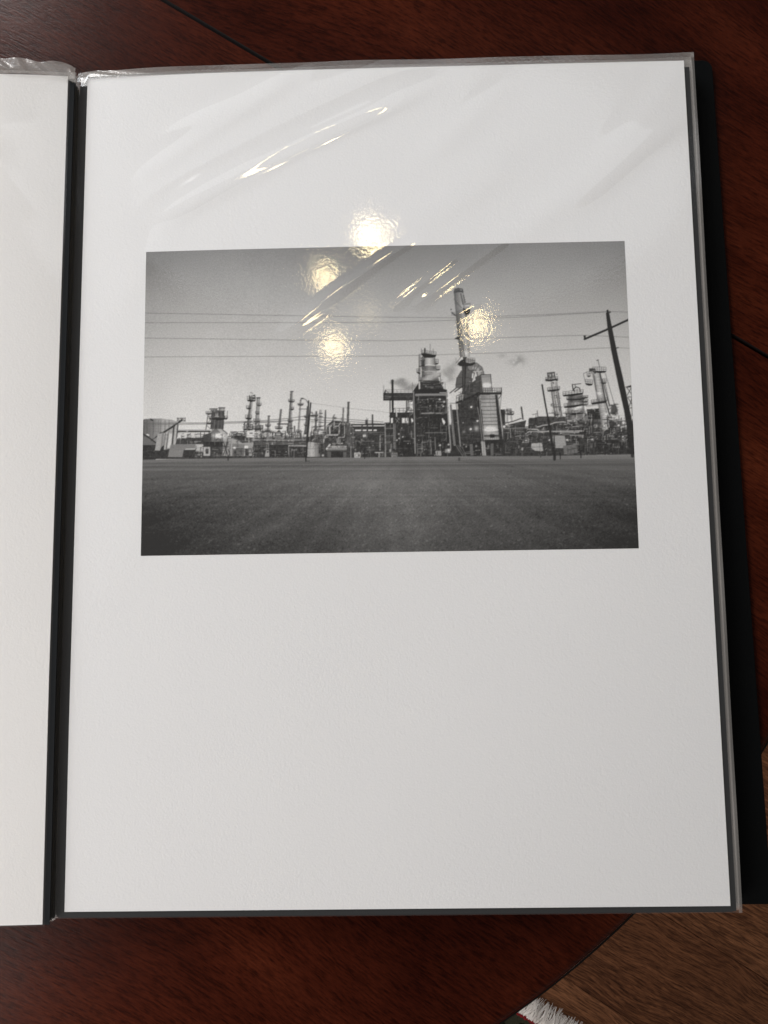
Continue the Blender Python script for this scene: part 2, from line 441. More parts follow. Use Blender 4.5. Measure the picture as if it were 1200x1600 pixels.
    line([(602, 618), (612, 619.6)], .9, 150, .7); line([(602, 622), (611, 621)], .8, 140, .6); line([(600.8, 602), (600.8, 613)], .7, 90)
    rail(603, 613.4, 646, 613.4, 5, 110, 7, .6); line([(603.4, 609), (608, 613)], .9, 70)
    line([(614.4, 594), (614.8, 640)], 3.2, 38); line([(613, 594.4), (616, 594.4)], 1.6, 60)
    line([(610.6, 625), (610.8, 662)], 1.4, 50); line([(615.6, 640), (615.6, 662)], 2, 52); line([(636.6, 625), (636.4, 645)], 1.6, 55); line([(639, 625), (639, 641)], 1, 60)
    line([(617, 638), (610, 650)], 1.6, 55); line([(612, 658), (602, 668)], 1.3, 60); line([(634, 644), (638, 640)], 1.1, 55)
    rail(619, 645, 644, 645, 7.4, 80, 4, .7); rect(611, 644.4, 648, 651.6, 45); line([(620.4, 638.4), (621, 650)], 1.9, 192)
    rect(611, 651.6, 648, 661, 46)
    for x0, x1 in ((612.2, 615.2), (629.4, 634), (635, 640.2)):
        rect(x0, 652.6, x1, 660.6, 206)
    for q in ([(619, 654), (625, 660)], [(625, 653), (620, 660)], [(622, 652), (626, 656)]):
        line(q, 1, 150, .7)
    poly([(643.6, 653), (648, 655), (646, 660), (644, 661)], 225)
    line([(603, 661), (603.6, 713)], 1.6, 138); line([(616.4, 662), (617, 700)], 1.6, 128); line([(618.8, 662), (619, 702)], 1.2, 118)
    for y in (669, 680.6, 690):
        line([(603, y), (615, y)], 1, 136, .85)
    line([(595, 680), (601, 678)], .8, 110)
    clutter(636, 622, 648, 660, 40, 46, 35, 180)
    for x, y in ((621.4, 687.4), (624.8, 684.6), (630.6, 682.4), (636.6, 699.8), (624.4, 677.6)):
        blob(x, y, 1.15, 1.0, 240)
    poly([(622, 690), (636, 683), (646, 684), (648, 712), (622, 712)], 38); rect(622, 701, 648, 713, 42)
    for x in np.arange(626, 648, 3.2):
        line([(x, 700), (x, 713)], .5, 62, .7)
    line([(618, 699.8), (712, 699.8)], .6, 80, .7)
    # big bay
    poly([(646, 612), (700, 612), (706, 713), (648, 713)], 44)
    clutter(648, 618, 700, 645, 120, 47, 30, 135); clutter(650, 650, 702, 712, 150, 48, 32, 100)
    clutter(652, 648, 668, 712, 60, 49, 40, 150)
    # column tower over the bay
    line([(657, 553.6), (656.4, 575), (657.4, 592), (657, 607)], 2.4, 132)
    line([(655.8, 554), (655.4, 606)], .8, 70, .8)
    poly([(660, 558), (681, 558), (684, 582), (689, 600), (650, 606), (660, 590)], 98)
    cyl(672.6, 558, 15.4, 672.6, 571, 16, 132, 190, 120, .45, 9, 22)
    cyl(672.4, 571, 17, 672, 581, 19, 82, 134, 86, .5, 10, 23)
    cyl(671.8, 581, 20, 671, 594, 25, 84, 142, 88, .45, 12, 24)
    line([(665, 570.6), (672, 569.8), (681, 571)], 1.3, 200); line([(664.4, 580.6), (672, 579.4), (681.6, 580.6)], 1.3, 172); line([(663, 586), (672, 585), (683, 586)], .8, 84)
    rect(659.4, 562, 664.4, 572, 60); line([(656, 572), (664, 572)], 1.2, 44); clutter(658, 556, 665, 592, 22, 50, 50, 150)
    poly([(658.6, 552.4), (664, 551), (683, 554.6), (681.4, 557.4), (676, 558.6), (664, 558.6)], 32)
    rail(661, 552.4, 682.6, 555, 5.4, 92, 6, .7); line([(659.6, 544.4), (659.8, 552)], .7, 75); line([(673.2, 537), (673.4, 552)], .7, 105); line([(665, 544.6), (665, 550)], 2.2, 48); line([(678, 545), (678, 551)], .7, 85)
    deck(680.6, 567.4, 686, 567.6, 2, 6.5, 46, 2); deck(682, 577, 688.6, 577.2, 1.8, 5.4, 55, 3); deck(683, 587, 689.6, 587.4, 1.6, 4.6, 58, 3)
    poly([(652.6, 580), (657.6, 582), (657.6, 584.6), (655, 584), (652.6, 582)], 44); rail(652.4, 581, 657.6, 581, 5, 84, 2, .7); deck(655.6, 594, 661, 594, 1.2, 5, 60, 2)
    for q in ((681, 583, 6, 5), (676, 588, 7, 4), (684, 586, 4, 4), (668, 592, 8, 3)):
        blob(q[0], q[1], q[2], q[3], 176, .75, 1.3, nz * .5 + .4)
    poly([(655, 598), (664, 594), (688, 595), (695, 608), (648, 612)], 52)
    line([(660, 596), (690, 598.6)], 1.3, 130, .8); line([(662, 600.4), (686, 600)], 1, 120, .7); line([(664, 598.4), (687, 597.6)], 1.2, 40); clutter(664, 593, 694, 606, 34, 51, 36, 150)
    line([(689, 588), (691, 606)], .9, 80); line([(696.4, 597), (696.6, 610)], .7, 110); line([(656.4, 597), (656.6, 607.6)], 2.2, 194)
    poly([(645.8, 612), (652, 603), (655, 602), (655, 608), (693, 607.4), (699.6, 609), (699, 614), (646, 614)], 38)
    line([(645.6, 597), (645.6, 612)], .7, 110)
    line([(651, 616.6), (699, 616.4)], 3.4, 122); line([(651, 615.4), (699, 615.2)], .8, 148)
    line([(688, 613.4), (699, 613.4)], 1, 205); line([(660, 645.6), (699, 645.4)], 2, 128); line([(666, 676), (698, 675.6)], 1.3, 112)
    line([(647.4, 612), (648.6, 650), (650, 708)], 1.9, 128); line([(698.6, 613), (701.6, 655), (705.6, 703)], 1.9, 140)
    poly([(691.6, 653.6), (693.6, 653), (697, 660), (695, 664), (692.4, 659)], 216)
    for x, y, r0 in ((688.2, 623.8, 1.7), (695, 627.6, 1.9), (693.8, 634.6, 1.5), (691.6, 632.4, 1), (700.5, 622, 1.4), (704, 620, 2), (703.6, 624, 1.6), (669, 623.8, .8), (678, 626, .7), (673, 634, .9), (644.4, 629, 1.2), (643.4, 636, 1.2)):
        blob(x, y, r0, r0 * .8, 226, .95, 1.4)
    for q, w in (([(643.8, 674), (644.4, 684), (648.6, 685), (649.8, 706)], 1.2), ([(673.8, 683), (674.8, 709)], 1.2), ([(680.6, 683), (681.6, 702)], 1.2), ([(661, 682), (661.4, 706)], .8), ([(690, 660), (689.6, 676)], .7), ([(698.6, 666), (698.4, 690)], .6)):
        line(q, w, 138, .85)
    for y in (694, 697.6, 701, 705):
        line([(653, y), (659.6, y)], .8, 116, .8)
    line([(653, 692), (653.2, 707)], .8, 120); line([(659.4, 692), (659.4, 707)], .8, 120)
    poly([(681.4, 704.4), (690.4, 704), (691, 711.6), (682.4, 712)], 146); blob(688.6, 695.4, 1.7, 1.4, 228); blob(702, 694.4, 1.5, 1.3, 228)
    rect(696.6, 700.6, 704.8, 707.6, 150); blob(701.6, 703.6, 2.4, 1.4, 215); line([(700.6, 708), (700.6, 713)], .9, 110)
    rect(612.6, 706.6, 622.4, 713.6, 112); line([(613.8, 708), (613.8, 715)], 1.4, 142); rect(609.6, 701.4, 613, 706, 140)
    line([(613.6, 700), (613, 714)], .6, 100)

    # --- heater with the tall chimney
    rect(706, 640, 790, 714, 48)
    poly([(716, 628), (747, 615), (757, 692), (722, 700)], 54)
    for k in range(5):
        line([(720 + k * 6.4, 628 - k * 2.6), (725 + k * 6.2, 692)], .6, 76, .7)
    for y in (642, 655, 668, 680):
        line([(718, y), (754, y - 3)], .6, 74, .7)
    clutter(717, 640, 755, 712, 70, 52, 36, 100); line([(737, 654), (748, 655.4)], 1.8, 34)
    poly([(728, 693), (757, 690), (757, 713), (716, 713)], 40); clutter(716, 692, 790, 713, 60, 53, 32, 150)
    for x, y in ((701, 633), (706, 652)):
        pass
    line([(713.8, 627), (716.8, 660), (720.4, 697)], 1.9, 134); line([(704, 630), (720, 630)], 1, 110)
    line([(705.2, 633), (708, 662), (711.4, 695)], 3.2, 132); line([(705.4, 633), (711.4, 695)], .7, 58)
    line([(712, 660), (716, 660)], .8, 100)
    poly([(746.6, 617), (751, 617), (757.6, 690), (754, 690)], 42); line([(749.8, 618), (753, 655), (757.4, 688)], 1.2, 150)
    line([(747, 636), (750, 650), (754.6, 690), (756.6, 712)], 1.2, 140, .8)
    poly([(751.6, 617.6), (776.6, 617.6), (783, 687), (758, 687)], 142)
    sl = box_of(751, 617, 784, 688)
    fx = inside([(751.6, 617.6), (776.6, 617.6), (783, 687), (758, 687)], sl)
    shade = 134 + 26 * np.sin((XX[sl] - 751) / 32 * 3.1) - 22 * np.clip((632 - YY[sl]) / 14, 0, 1) + 14 * (smooth_noise(8, 12, 9, fx.shape[1], fx.shape[0]) - .5)
    cv[sl] = np.where(fx, shade, cv[sl])
    for k, y in enumerate((623.4, 629, 635, 641, 647, 652.6, 658, 663.4, 669, 674.6, 680)):
        line([(752.4 + k * .55, y + .4), (777 + k * .6, y)], 1.1, 74, .8); line([(752.4 + k * .55, y + 1.7), (777 + k * .6, y + 1.3)], .7, 178, .45)
    line([(766, 619), (769.6, 680)], .6, 100, .6)
    blob(768, 670.6, 10, 4, 250, .95, 1.5); blob(762, 672, 4, 4, 225, .6)
    poly([(774.4, 617), (778.4, 617), (786.4, 688), (781, 688)], 46); line([(779, 617), (783, 650), (787.4, 686)], 2, 150); line([(784.4, 616), (780.4, 623)], 1.1, 70); line([(784.4, 616), (782, 640)], .7, 90)
    line([(758, 681.4), (782, 681)], 1.4, 50); rail(759, 686, 782, 685.6, 6, 60, 8, .6); rect(766.4, 678.6, 773.6, 684, 36)
    poly([(752.4, 690), (758.4, 690), (760.8, 712), (754.6, 712)], 158); line([(756.6, 690), (757, 712)], .8, 90, .7); poly([(734.6, 694), (739.6, 693.4), (741, 712), (736, 712)], 96); rect(767.6, 693, 772, 712, 92)
    poly([(758, 688), (786, 687), (787, 692), (759, 693)], 42)
    poly([(788.4, 690), (792.4, 690), (796.8, 711), (791.6, 711)], 164); poly([(795, 692.6), (805.4, 692), (807, 709), (797.6, 710)], 152)
    for y in (696, 701, 705):
        rect(797.6, y, 800, y + 3, 50); rect(801.6, y + .3, 804.6, y + 3, 58)
    line([(713.6, 696), (724, 712)], 1.1, 112); line([(716.4, 695), (727, 712)], 1, 104); line([(723, 698), (729, 712)], 1.1, 104)
    for x, y, r0 in ((737.4, 635.8, 1.6), (747, 657.6, 1.6), (736.5, 670.4, 1.9)):
        dot(x, y, r0 * .8, 250)
    blob(745.4, 669.6, 3.6, 4.4, 185, .85); blob(726, 674.6, 2.6, 2.4, 132, .8); blob(729.6, 697.6, 1, 1.2, 200); blob(745, 697, 1.4, 2, 178, .8); blob(764, 697.6, 1.6, 3, 150, .7)
    # chimney base, ducts
    poly([(722, 578), (716, 588), (713, 600), (712.6, 607), (724, 606), (728, 590)], 88); line([(715, 590), (713.4, 603)], 1.2, 62); line([(714, 601), (724, 599)], .8, 60); line([(716, 589), (727, 590)], .8, 64)
    poly([(722.4, 570), (741, 570), (743, 584), (739, 596), (736, 604), (724, 612)], 86); clutter(722, 572, 742, 606, 24, 54, 48, 130)
    poly([(725, 614), (735, 600), (752, 588), (752, 616), (724, 628)], 64); clutter(724, 596, 750, 626, 40, 55, 40, 120)
    line([(737, 573.4), (744, 572.4), (749.6, 577), (752, 584.6), (752.4, 592)], 11.5, 66)
    line([(737, 573.4), (744, 572.4), (749.6, 577), (752, 584.6), (752.4, 592)], 10, 118)
    line([(741, 575), (746.6, 576.4), (749.6, 581), (750.6, 590)], 4.4, 158, .85)
    for q in ([(743.6, 567.4), (741.6, 577)], [(749.4, 570.6), (743.6, 579)], [(753.4, 576), (745.4, 583)]):
        line(q, .8, 72)
    line([(740.4, 581), (754, 580)], 1.3, 180); line([(739.8, 584), (739.4, 590)], 2, 222)
    poly([(752, 585.2), (767.4, 585.2), (770.4, 612), (755, 613)], 148); line([(752, 585.6), (767.6, 585.6)], 1.2, 52); line([(753, 589), (768, 588.6)], .7, 90); line([(767.4, 585), (770, 612)], 1, 60)
    blob(761.6, 602, 7, 3.8, 246, .95, 1.5)
    poly([(743.6, 589), (752.6, 585.4), (755.6, 613), (745, 612)], 72); line([(745, 597), (753, 594)], .7, 110); line([(749.6, 592), (750, 610)], .7, 50)
    poly([(724.4, 556), (730.4, 556), (727.4, 617), (722.6, 617)], 44)
    line([(726, 560), (725.4, 614)], .8, 112, .8)
    for y in np.arange(560, 614, 2.2):
        line([(724.6, y), (727.6, y)], .6, 84, .7)
    # chimney
    poly([(710, 455.6), (711, 451.6), (717, 449.6), (724, 451), (725.4, 458), (728.4, 477), (732.6, 507), (734.6, 530), (735.4, 558), (719.6, 558), (716.6, 527), (713, 487)], 120)
    sl = box_of(709, 449, 736, 560)
    m = inside([(710, 455.6), (711, 451.6), (717, 449.6), (724, 451), (725.4, 458), (728.4, 477), (732.6, 507), (734.6, 530), (735.4, 558), (719.6, 558), (716.6, 527), (713, 487)], sl)
    f = (YY[sl] - 450) / 108
    t = (XX[sl] - (710.4 + f * 9)) / (14.4 + f * 1.6)
    v = np.interp(t, [0, .12, .32, .55, .72, 1], [74, 92, 108, 128, 150, 112]) + 16 * (smooth_noise(5, 26, 15, m.shape[1], m.shape[0]) - .5)
    v = v + np.interp(YY[sl], [450, 457, 470, 490, 520, 558], [-14, -6, 4, 0, 8, 20])
    cv[sl] = np.where(m, v, cv[sl])
    poly([(710, 455.6), (711, 451.4), (717, 449.6), (724, 451), (725.4, 457), (718, 456.4), (710.2, 458)], 52)
    line([(711, 453.6), (718, 452), (724.6, 453.4)], .8, 92); blob(721.4, 453, .9, .8, 190)
    line([(721, 459), (724.4, 475)], 2, 66, .9)
    for k in range(5):
        blob(725.4 + k * .8, 462 + k * 3.2, 1, 1.2, 40, .95, 2)
    line([(710.4, 467), (716, 474), (722.4, 481)], .9, 70); line([(713.6, 488), (727, 482)], .9, 78)
    poly([(724.4, 481), (735.4, 480), (735.8, 487), (732, 492.4), (728.6, 492), (725, 486)], 40)
    poly([(726, 474), (734, 472.6), (735.8, 480), (734, 484), (728, 483.4), (725.4, 480)], 150)
    rail(726, 482, 735.6, 480.6, 7, 70, 4, .7); line([(728, 478), (735, 477.4)], 1, 215)
    for y in (513, 522, 537, 545.6):
        line([(716.4 + (y - 513) * .08, y + 1), (734.4, y)], .8, 90, .7)
    line([(715, 492), (720, 527), (721, 556)], 1.1, 92, .7)
    blob(706, 483.4, 1.2, 1.2, 58, 1, 2); line([(707, 488), (712.6, 493)], 2, 64); rail(707, 493, 712, 493, 5, 84, 2, .6)
    for k, y in enumerate((503, 511, 520)):
        blob(715 + k * 1.1, y, 2, 2.4, 70, .6)
    poly([(710.8, 529.4), (716, 526), (720, 527), (718, 531)], 52)
    blob(729, 552, 4, 4.5, 216, .7); blob(726, 549.6, .8, .9, 245)
    line([(722.4, 532), (727, 556)], 1.6, 70, .6)
    poly([(714.4, 568.6), (722, 562.4), (730, 561), (743.6, 563), (743.8, 567.6), (739, 571.4), (728, 572.4), (720, 572.4)], 42)
    poly([(729, 559.6), (742.8, 561.6), (743.2, 566), (735, 567.6), (729, 566)], 152)
    line([(730, 561), (743, 563)], .8, 76); line([(730, 564), (743, 566)], .7, 92); rail(729.6, 566.6, 743.2, 567, 7.4, 88, 4, .6)
    line([(713.6, 567), (724, 554.6)], .9, 100); line([(714.6, 569), (724, 559)], .9, 200); line([(713.4, 559), (713.6, 568)], .7, 100)
    line([(716.6, 565), (717, 570)], .7, 90)
    # heater deck
    line([(714.6, 629), (732, 622.6), (749.6, 613.6)], 3.0, 40); rail(714, 626, 748, 611, 7.4, 62, 8, .8)
    line([(711.6, 612), (726, 602)], 1.5, 48); line([(704, 614), (713, 607)], 1.4, 60)
    poly([(747, 613), (785, 613.2), (785, 616.6), (749, 617)], 42); rail(756, 613.4, 784.6, 613.4, 7, 78, 8, .8)
    poly([(775, 607), (784, 607), (784, 612.6), (775.4, 612.6)], 176, .4)
    line([(776.6, 612), (784.8, 612)], .8, 60); line([(784, 606), (784.4, 615)], 1.1, 50)
    clutter(715, 606, 726, 626, 16, 56, 40, 190); blob(720, 610.4, 1.3, 1.3, 214, .9)

    # --- works right of the heater
    poly([(787, 666), (801, 662), (822, 657), (842, 651), (882, 651), (884, 660), (960, 660), (1005, 664), (1005, 714), (787, 714)], 56)
    poly([(821, 668), (823, 656), (826, 650), (836, 648), (836, 652), (827, 656), (826, 668)], 202)
    poly([(827, 668), (826.4, 656), (828, 653), (841, 653), (841.6, 668)], 54)
    line([(832.6, 648), (840, 646.6)], .8, 90); line([(840, 642), (842, 661)], 1.1, 78); line([(838, 648), (838, 652)], .7, 90)
    poly([(842, 654), (850, 651), (884, 651.6), (884, 664), (842, 664)], 70); clutter(843, 652, 884, 664, 40, 57, 36, 110)
    clutter(788, 666, 832, 692, 120, 58, 34, 190); clutter(830, 662, 945, 690, 230, 59, 34, 170); clutter(788, 688, 990, 712, 150, 60, 34, 95)
    cyl(796.6, 647.6, 8, 797, 660, 9.4, 128, 206, 140, .45, 8, 25); deck(790.4, 646.8, 803.6, 647.4, 1.7, 4, 42, 4); clutter(791, 639, 800, 646, 12, 61, 38, 110); blob(793, 641, 2, 2.4, 70, .9, 2)
    blob(797, 657, 1.6, 1.8, 240); dot(788.6, 666.6, 1.7, 235); line([(791, 661), (801, 659), (815, 654)], 1.4, 60)
    cyl(815.2, 635.4, 2.2, 818, 656, 2.4, 55, 72, 52, .5, 3, 26); blob(822.6, 664.6, 1, 1.8, 250)
    for q, w in (([(840, 667.4), (850, 664.6), (858, 664), (868, 660.4), (881, 659.4), (890, 662)], 1.7), ([(822, 678.4), (827, 674.6), (840, 674.4), (842.6, 676)], 1.5),
                 ([(825, 671), (840, 671), (843.4, 674.4), (880, 674.2), (912, 673.6)], 1.9), ([(876, 677), (905, 675.8)], 1.3), ([(891, 680.4), (912, 680.6)], 1.2),
                 ([(788, 669.6), (826, 668.6)], .9), ([(806, 682), (812, 681.4), (826, 681)], .9), ([(798, 669), (799, 684)], 1), ([(884, 668), (905, 666.6)], 1.2), ([(850, 668), (849, 672)], 1.2)):
        line(q, w + 1, 42, .7); line(q, w, 168)
    cyl(866, 597, 10, 873.4, 652, 12.5, 118, 188, 128, .4, 26, 27)
    for k, (xa, xb) in enumerate(((862, 867.4), (866, 872.4), (869.4, 876.4))):
        line([(xa, 612), (xb, 652)], 1.1, 66, .8)
    clutter(860, 598, 876, 650, 26, 62, 60, 210); line([(872, 611), (878, 650)], .8, 80)
    poly([(857, 583), (866, 582), (866.6, 590), (857.6, 592)], 108)
    for q in ([(856, 583.4), (867, 582)], [(856, 583), (857, 593)], [(866.6, 582), (868, 592)], [(857, 588), (867, 586.6)], [(861.6, 583), (862, 592)]):
        line(q, 1.2, 46)
    blob(860.6, 587, 1.2, 1.8, 205); blob(865, 586, 1.2, 1.8, 195)
    deck(853, 594.4, 872, 592.6, 2.6, 4, 34, 5); deck(856, 610.6, 875, 608.6, 2.6, 4.4, 36, 5)
    blob(854.6, 594.4, 2, 1.8, 44, 1, 2); blob(870.4, 594, 2, 2, 44, 1, 2); line([(870.4, 584.6), (870.8, 586)], 1, 60)
    blob(863.6, 633, 2.6, 2.4, 62, .95, 2); blob(863.6, 633, 1.2, 1.1, 186); deck(866, 648.6, 874, 648.4, 1.4, 3, 50, 3)
    line([(858, 646), (868, 646), (868, 653)], .8, 70); line([(880, 646), (888, 646)], .8, 70)
    # round reactor tower
    poly([(888, 618), (911, 616), (915, 655), (886, 657)], 118)
    cyl(900, 619, 21, 901, 629, 22, 70, 116, 82, .5, 12, 28); cyl(901, 629, 21, 901.6, 636, 23, 108, 188, 120, .45, 10, 29); cyl(901.6, 636, 22, 902, 645, 25, 118, 198, 120, .4, 12, 30); cyl(902, 646, 28, 902, 657, 32, 86, 150, 95, .45, 18, 31)
    blob(905.4, 636.4, 4.4, 1.7, 255, .95, 1.4); blob(892, 641, 4, 2, 205, .6)
    deck(880, 618.2, 911.6, 614.4, 3, 5.4, 36, 7); deck(885.6, 624.4, 914, 623.4, 2.4, 3, 44, 5); deck(881.6, 636, 912, 632, 3, 4.6, 36, 6); deck(884, 647.4, 913, 644.6, 3, 4, 38, 6)
    for y in (622, 628, 633):
        deck(909, y, 919, y - .4, 1.6, 3.2, 46, 3)
    line([(894.6, 601), (896, 611)], 1.4, 44); line([(894.6, 601.4), (908, 600)], 1, 60); line([(898.4, 601), (899.6, 606)], 1, 70)
    line([(898, 612), (897, 608), (901, 605), (906, 607), (907, 612)], 1.4, 56); blob(902, 610, 2.6, 2.4, 178, .9, 2); blob(902, 610, 1.3, 1.2, 90)
    clutter(884, 646, 920, 662, 50, 63, 40, 190)
    # tall column with platforms
    poly([(917, 640), (937, 638.6), (942, 655.6), (919, 656)], 46); line([(917, 635), (936, 632)], 3, 150, .7)
    poly([(925.4, 584), (937, 583.6), (945, 625), (953, 668), (942, 676), (936, 640)], 148)
    sl = box_of(924, 583, 954, 677)
    m = inside([(925.4, 584), (937, 583.6), (945, 625), (953, 668), (942, 676), (936, 640)], sl)
    t = (XX[sl] - (925.4 + (YY[sl] - 584) * .19)) / 13
    cv[sl] = np.where(m, np.interp(t, [0, .25, .55, .8, 1], [112, 160, 184, 150, 78]) + 20 * (smooth_noise(6, 18, 16, m.shape[1], m.shape[0]) - .5), cv[sl])
    for y in np.arange(590, 668, 4.5):
        line([(926 + (y - 584) * .19, y), (937.6 + (y - 584) * .185, y - .3)], .5, 98, .5)
    line([(928, 586), (932, 612)], 1.6, 96, .6); line([(929, 587), (931.6, 610)], .7, 60, .6)
    line([(937.6, 584), (939.4, 592), (946, 625), (952, 648)], 1.9, 62); line([(941.6, 594), (952, 634)], 1.3, 66); line([(944.6, 594), (954, 640)], .8, 80)
    blob(936.6, 615.4, 2.8, 2, 248, .9); blob(947, 648.4, 2.4, 2.4, 232, .9); blob(944.6, 666, 3, 2.6, 220, .85); blob(941, 664, 3, 4, 180, .6)
    deck(926.4, 580.6, 947, 581, 2.8, 6.6, 34, 6); rect(921, 576.4, 930, 581, 62); clutter(921, 575, 931, 584, 14, 64, 36, 140)
    line([(934.4, 563), (937, 574)], .8, 72); line([(932.6, 563.8), (935, 563)], 1.2, 62)
    deck(917.6, 588, 923, 588, 1.8, 6.4, 44, 2); deck(915, 600, 926, 601, 2.8, 6.6, 34, 4); line([(911.8, 584.6), (914.6, 597)], .7, 92); line([(911.8, 584.4), (917, 582)], .7, 92)
    deck(939.4, 599, 947.4, 599, 1.7, 6.4, 50, 3); deck(924, 630.4, 948.6, 626.6, 2.6, 4.6, 40, 6); poly([(924, 631), (947, 627), (947, 630), (926, 632.6)], 36)
    line([(946, 584), (960, 632.4)], .7, 84)
    clutter(950, 632, 966, 650, 34, 65, 38, 150); poly([(955, 634), (963, 634), (965, 645), (955, 648)], 52, .8); line([(961, 633), (964, 640)], 1.1, 70)
    line([(955, 650), (976, 649.4)], 1.4, 186); clutter(940, 650, 985, 692, 120, 66, 34, 215); clutter(965, 655, 985, 675, 30, 67, 60, 240)
    for x, y, r0 in ((932, 666, 1.6), (974, 661, 2.2), (978.6, 661.4, 1.8), (966.6, 665, 1.6), (973, 682.8, 1.3), (886.6, 687.6, 1.3), (925.6, 687, 1.1), (859, 687.8, 1.2), (822.6, 688.4, .9), (972.6, 687.4, 1)):
        dot(x, y, r0 * .8, 246)
    for q in ([(966, 694), (970, 692), (986, 691)], [(980, 692), (981, 682), (986, 680)], [(968, 692), (968.4, 698)], [(970, 668), (984, 666)]):
        line(q, 1, 190, .9)
    rect(928, 688, 1005, 709, 46); line([(928, 693.4), (950, 692.6)], .8, 74); line([(905, 697), (990, 697)], .5, 72, .7)
    clutter(905, 692, 990, 709, 36, 68, 36, 84); clutter(964, 680, 990, 700, 30, 69, 40, 200)
    for x in (907, 929, 951, 975):
        line([(x, 694), (x + .4, 712)], .6, 80, .7)
    # fine pipe runs laid over the masses
    clutter(330, 676, 480, 712, 150, 81, 38, 185, .9); clutter(486, 664, 556, 700, 90, 82, 36, 190, .9)
    clutter(555, 676, 648, 712, 110, 83, 34, 165, .9); clutter(787, 662, 985, 712, 260, 84, 32, 190, .9)
    clutter(655, 622, 700, 710, 90, 85, 30, 150, .9); clutter(884, 640, 960, 668, 60, 86, 40, 200, .9)
    # signs and the leaning pole in front
    poly([(831, 693.6), (834, 692.6), (847, 692.2), (849.6, 704.6), (837, 704.8), (831, 700)], 164); line([(831.4, 698.4), (848.4, 698.4)], .5, 120); line([(843.6, 693), (844.6, 704)], .6, 105)
    line([(845.2, 704.8), (845.4, 713)], .8, 95); blob(845.4, 713.6, 2.2, 1.6, 66, 1, 2)
    poly([(867, 682), (882.6, 680.8), (886, 700.4), (868.6, 700.4)], 150)
    for y in (685, 688, 691, 694, 697):
        line([(867.4, y), (885, y - .6)], .5, 118, .7)
    rect(867, 700.6, 880, 709, 58); poly([(880, 697), (901, 694), (903, 708), (882, 709)], 104); clutter(886, 692, 903, 707, 14, 70, 60, 150)
    line([(799.6, 699.6), (850, 698.6)], .5, 84, .6); rect(815.6, 699.4, 818.4, 704, 150); line([(817, 704), (817.2, 712)], .7, 95)
    line([(847.6, 601.6), (852, 628), (857, 655)], 2.2, 36); line([(857, 655), (862, 684), (867, 717)], 3.4, 38); line([(865, 700), (867.4, 717)], 4.2, 44)
    line([(874, 706), (876, 717)], 1.4, 36); line([(905.6, 697), (908, 715.6)], 1.6, 34)
    line([(483.2, 625.6), (482.6, 660), (479.6, 690)], 2.3, 62); line([(486.6, 628.6), (484, 660), (479, 719.6)], 1.8, 36)
    line([(482, 629), (480, 624.6), (476.6, 622.4), (473, 621.8)], .9, 78); line([(471.6, 622), (474.4, 621.8)], 1.9, 58); line([(468, 638), (482, 638.4)], .9, 86)
    # lattice and utility pole at the right edge
    poly([(976, 605.6), (988, 602), (988, 605.6), (980, 606.4)], 50)
    for q in ([(979, 606), (987, 617)], [(987, 605), (980, 618)], [(981, 621), (988, 621)], [(981, 622), (988, 634)], [(988, 620), (983, 636)], [(984, 638), (989, 638)], [(986.6, 604), (988, 650)]):
        line(q, 1, 66)
    line([(913.6, 530.6), (948, 516), (1005, 490)], 3.0, 38); line([(913.4, 526), (914.2, 530)], 2.6, 36); blob(914.2, 526.4, 1.6, 1.6, 40, 1, 2)
    poly([(946.8, 490), (951.8, 489.4), (957, 516), (966, 560), (973, 590), (983.6, 640), (987.6, 660), (991, 700), (991, 714), (985, 714), (981, 680), (975, 642), (965.6, 600), (955, 548), (949.4, 514)], 36)
    poly([(978, 650), (986, 648), (992, 714), (982, 714)], 40)
    line([(949.4, 486.4), (949.8, 492)], 3.2, 34); blob(953, 488.6, 1.6, 1.4, 44, 1, 2); line([(963, 544.6), (966, 544)], 1.4, 50); line([(952, 520), (975, 620)], .8, 74, .35)

    # film grain and tonal break-up inside the dark masses
    brk = .5 * smooth_noise(330, 210, 51) + .5 * smooth_noise(620, 400, 52)
    dark = np.clip((110 - cv) / 60, 0, 1) * np.clip((YY - 590) / 20, 0, 1)
    cv[:] += dark * (brk - .48) * 40
    lightm = np.clip((cv - 110) / 60, 0, 1) * np.clip((185 - cv) / 20, 0, 1) * np.clip((YY - 560) / 20, 0, 1)
    cv[:] += lightm * (brk - .5) * 26

    # --- ground: kerb light, road, then the bare dirt
    g = np.interp(YY, [712, 714, 716, 719, 723, 728, 734, 745, 760, 800, 872], [116, 112, 104, 100, 88, 92, 90, 88, 82, 72, 62])
    cx = 600 + 0 * XX
    g += 26 * np.exp(-((XX - 600 - .35 * (YY - 740)) / 120) ** 2) * np.interp(YY, [712, 735, 760, 800, 872], [0, 8, 15, 12, 7]) / 15
    g -= 34 * np.clip((420 - XX) / 200, 0, 1) ** 1.3 * np.clip((YY - 720) / 110, 0, 1)
    g -= 26 * np.clip((XX - 780) / 220, 0, 1) ** 1.2 * np.clip((YY - 720) / 90, 0, 1)
    # ruts and grain fan out from the horizon
    dep = np.clip((YY - 700) / 170, .04, 1)
    u = (XX - 600) / dep
    n1 = smooth_noise(420, 500, 41); n2 = smooth_noise(900, 560, 42)
    lon = np.interp((u * .055) % 97, np.arange(98), np.random.default_rng(8).random(98)).astype(np.float32)
    lon2 = np.interp((u * .016 + 4 * np.log(dep)) % 61, np.arange(62), np.random.default_rng(9).random(62)).astype(np.float32)
    ban = np.interp((np.log(dep) * 26) % 83, np.arange(84), np.random.default_rng(10).random(84)).astype(np.float32)
    low = smooth_noise(24, 40, 43)
    g += 10 * (lon - .5) * np.clip((YY - 735) / 40, 0, 1) + 8 * (lon2 - .5) + 4 * (low - .5) + 9 * (ban - .5) * (1 + 1.2 * (YY < 735))
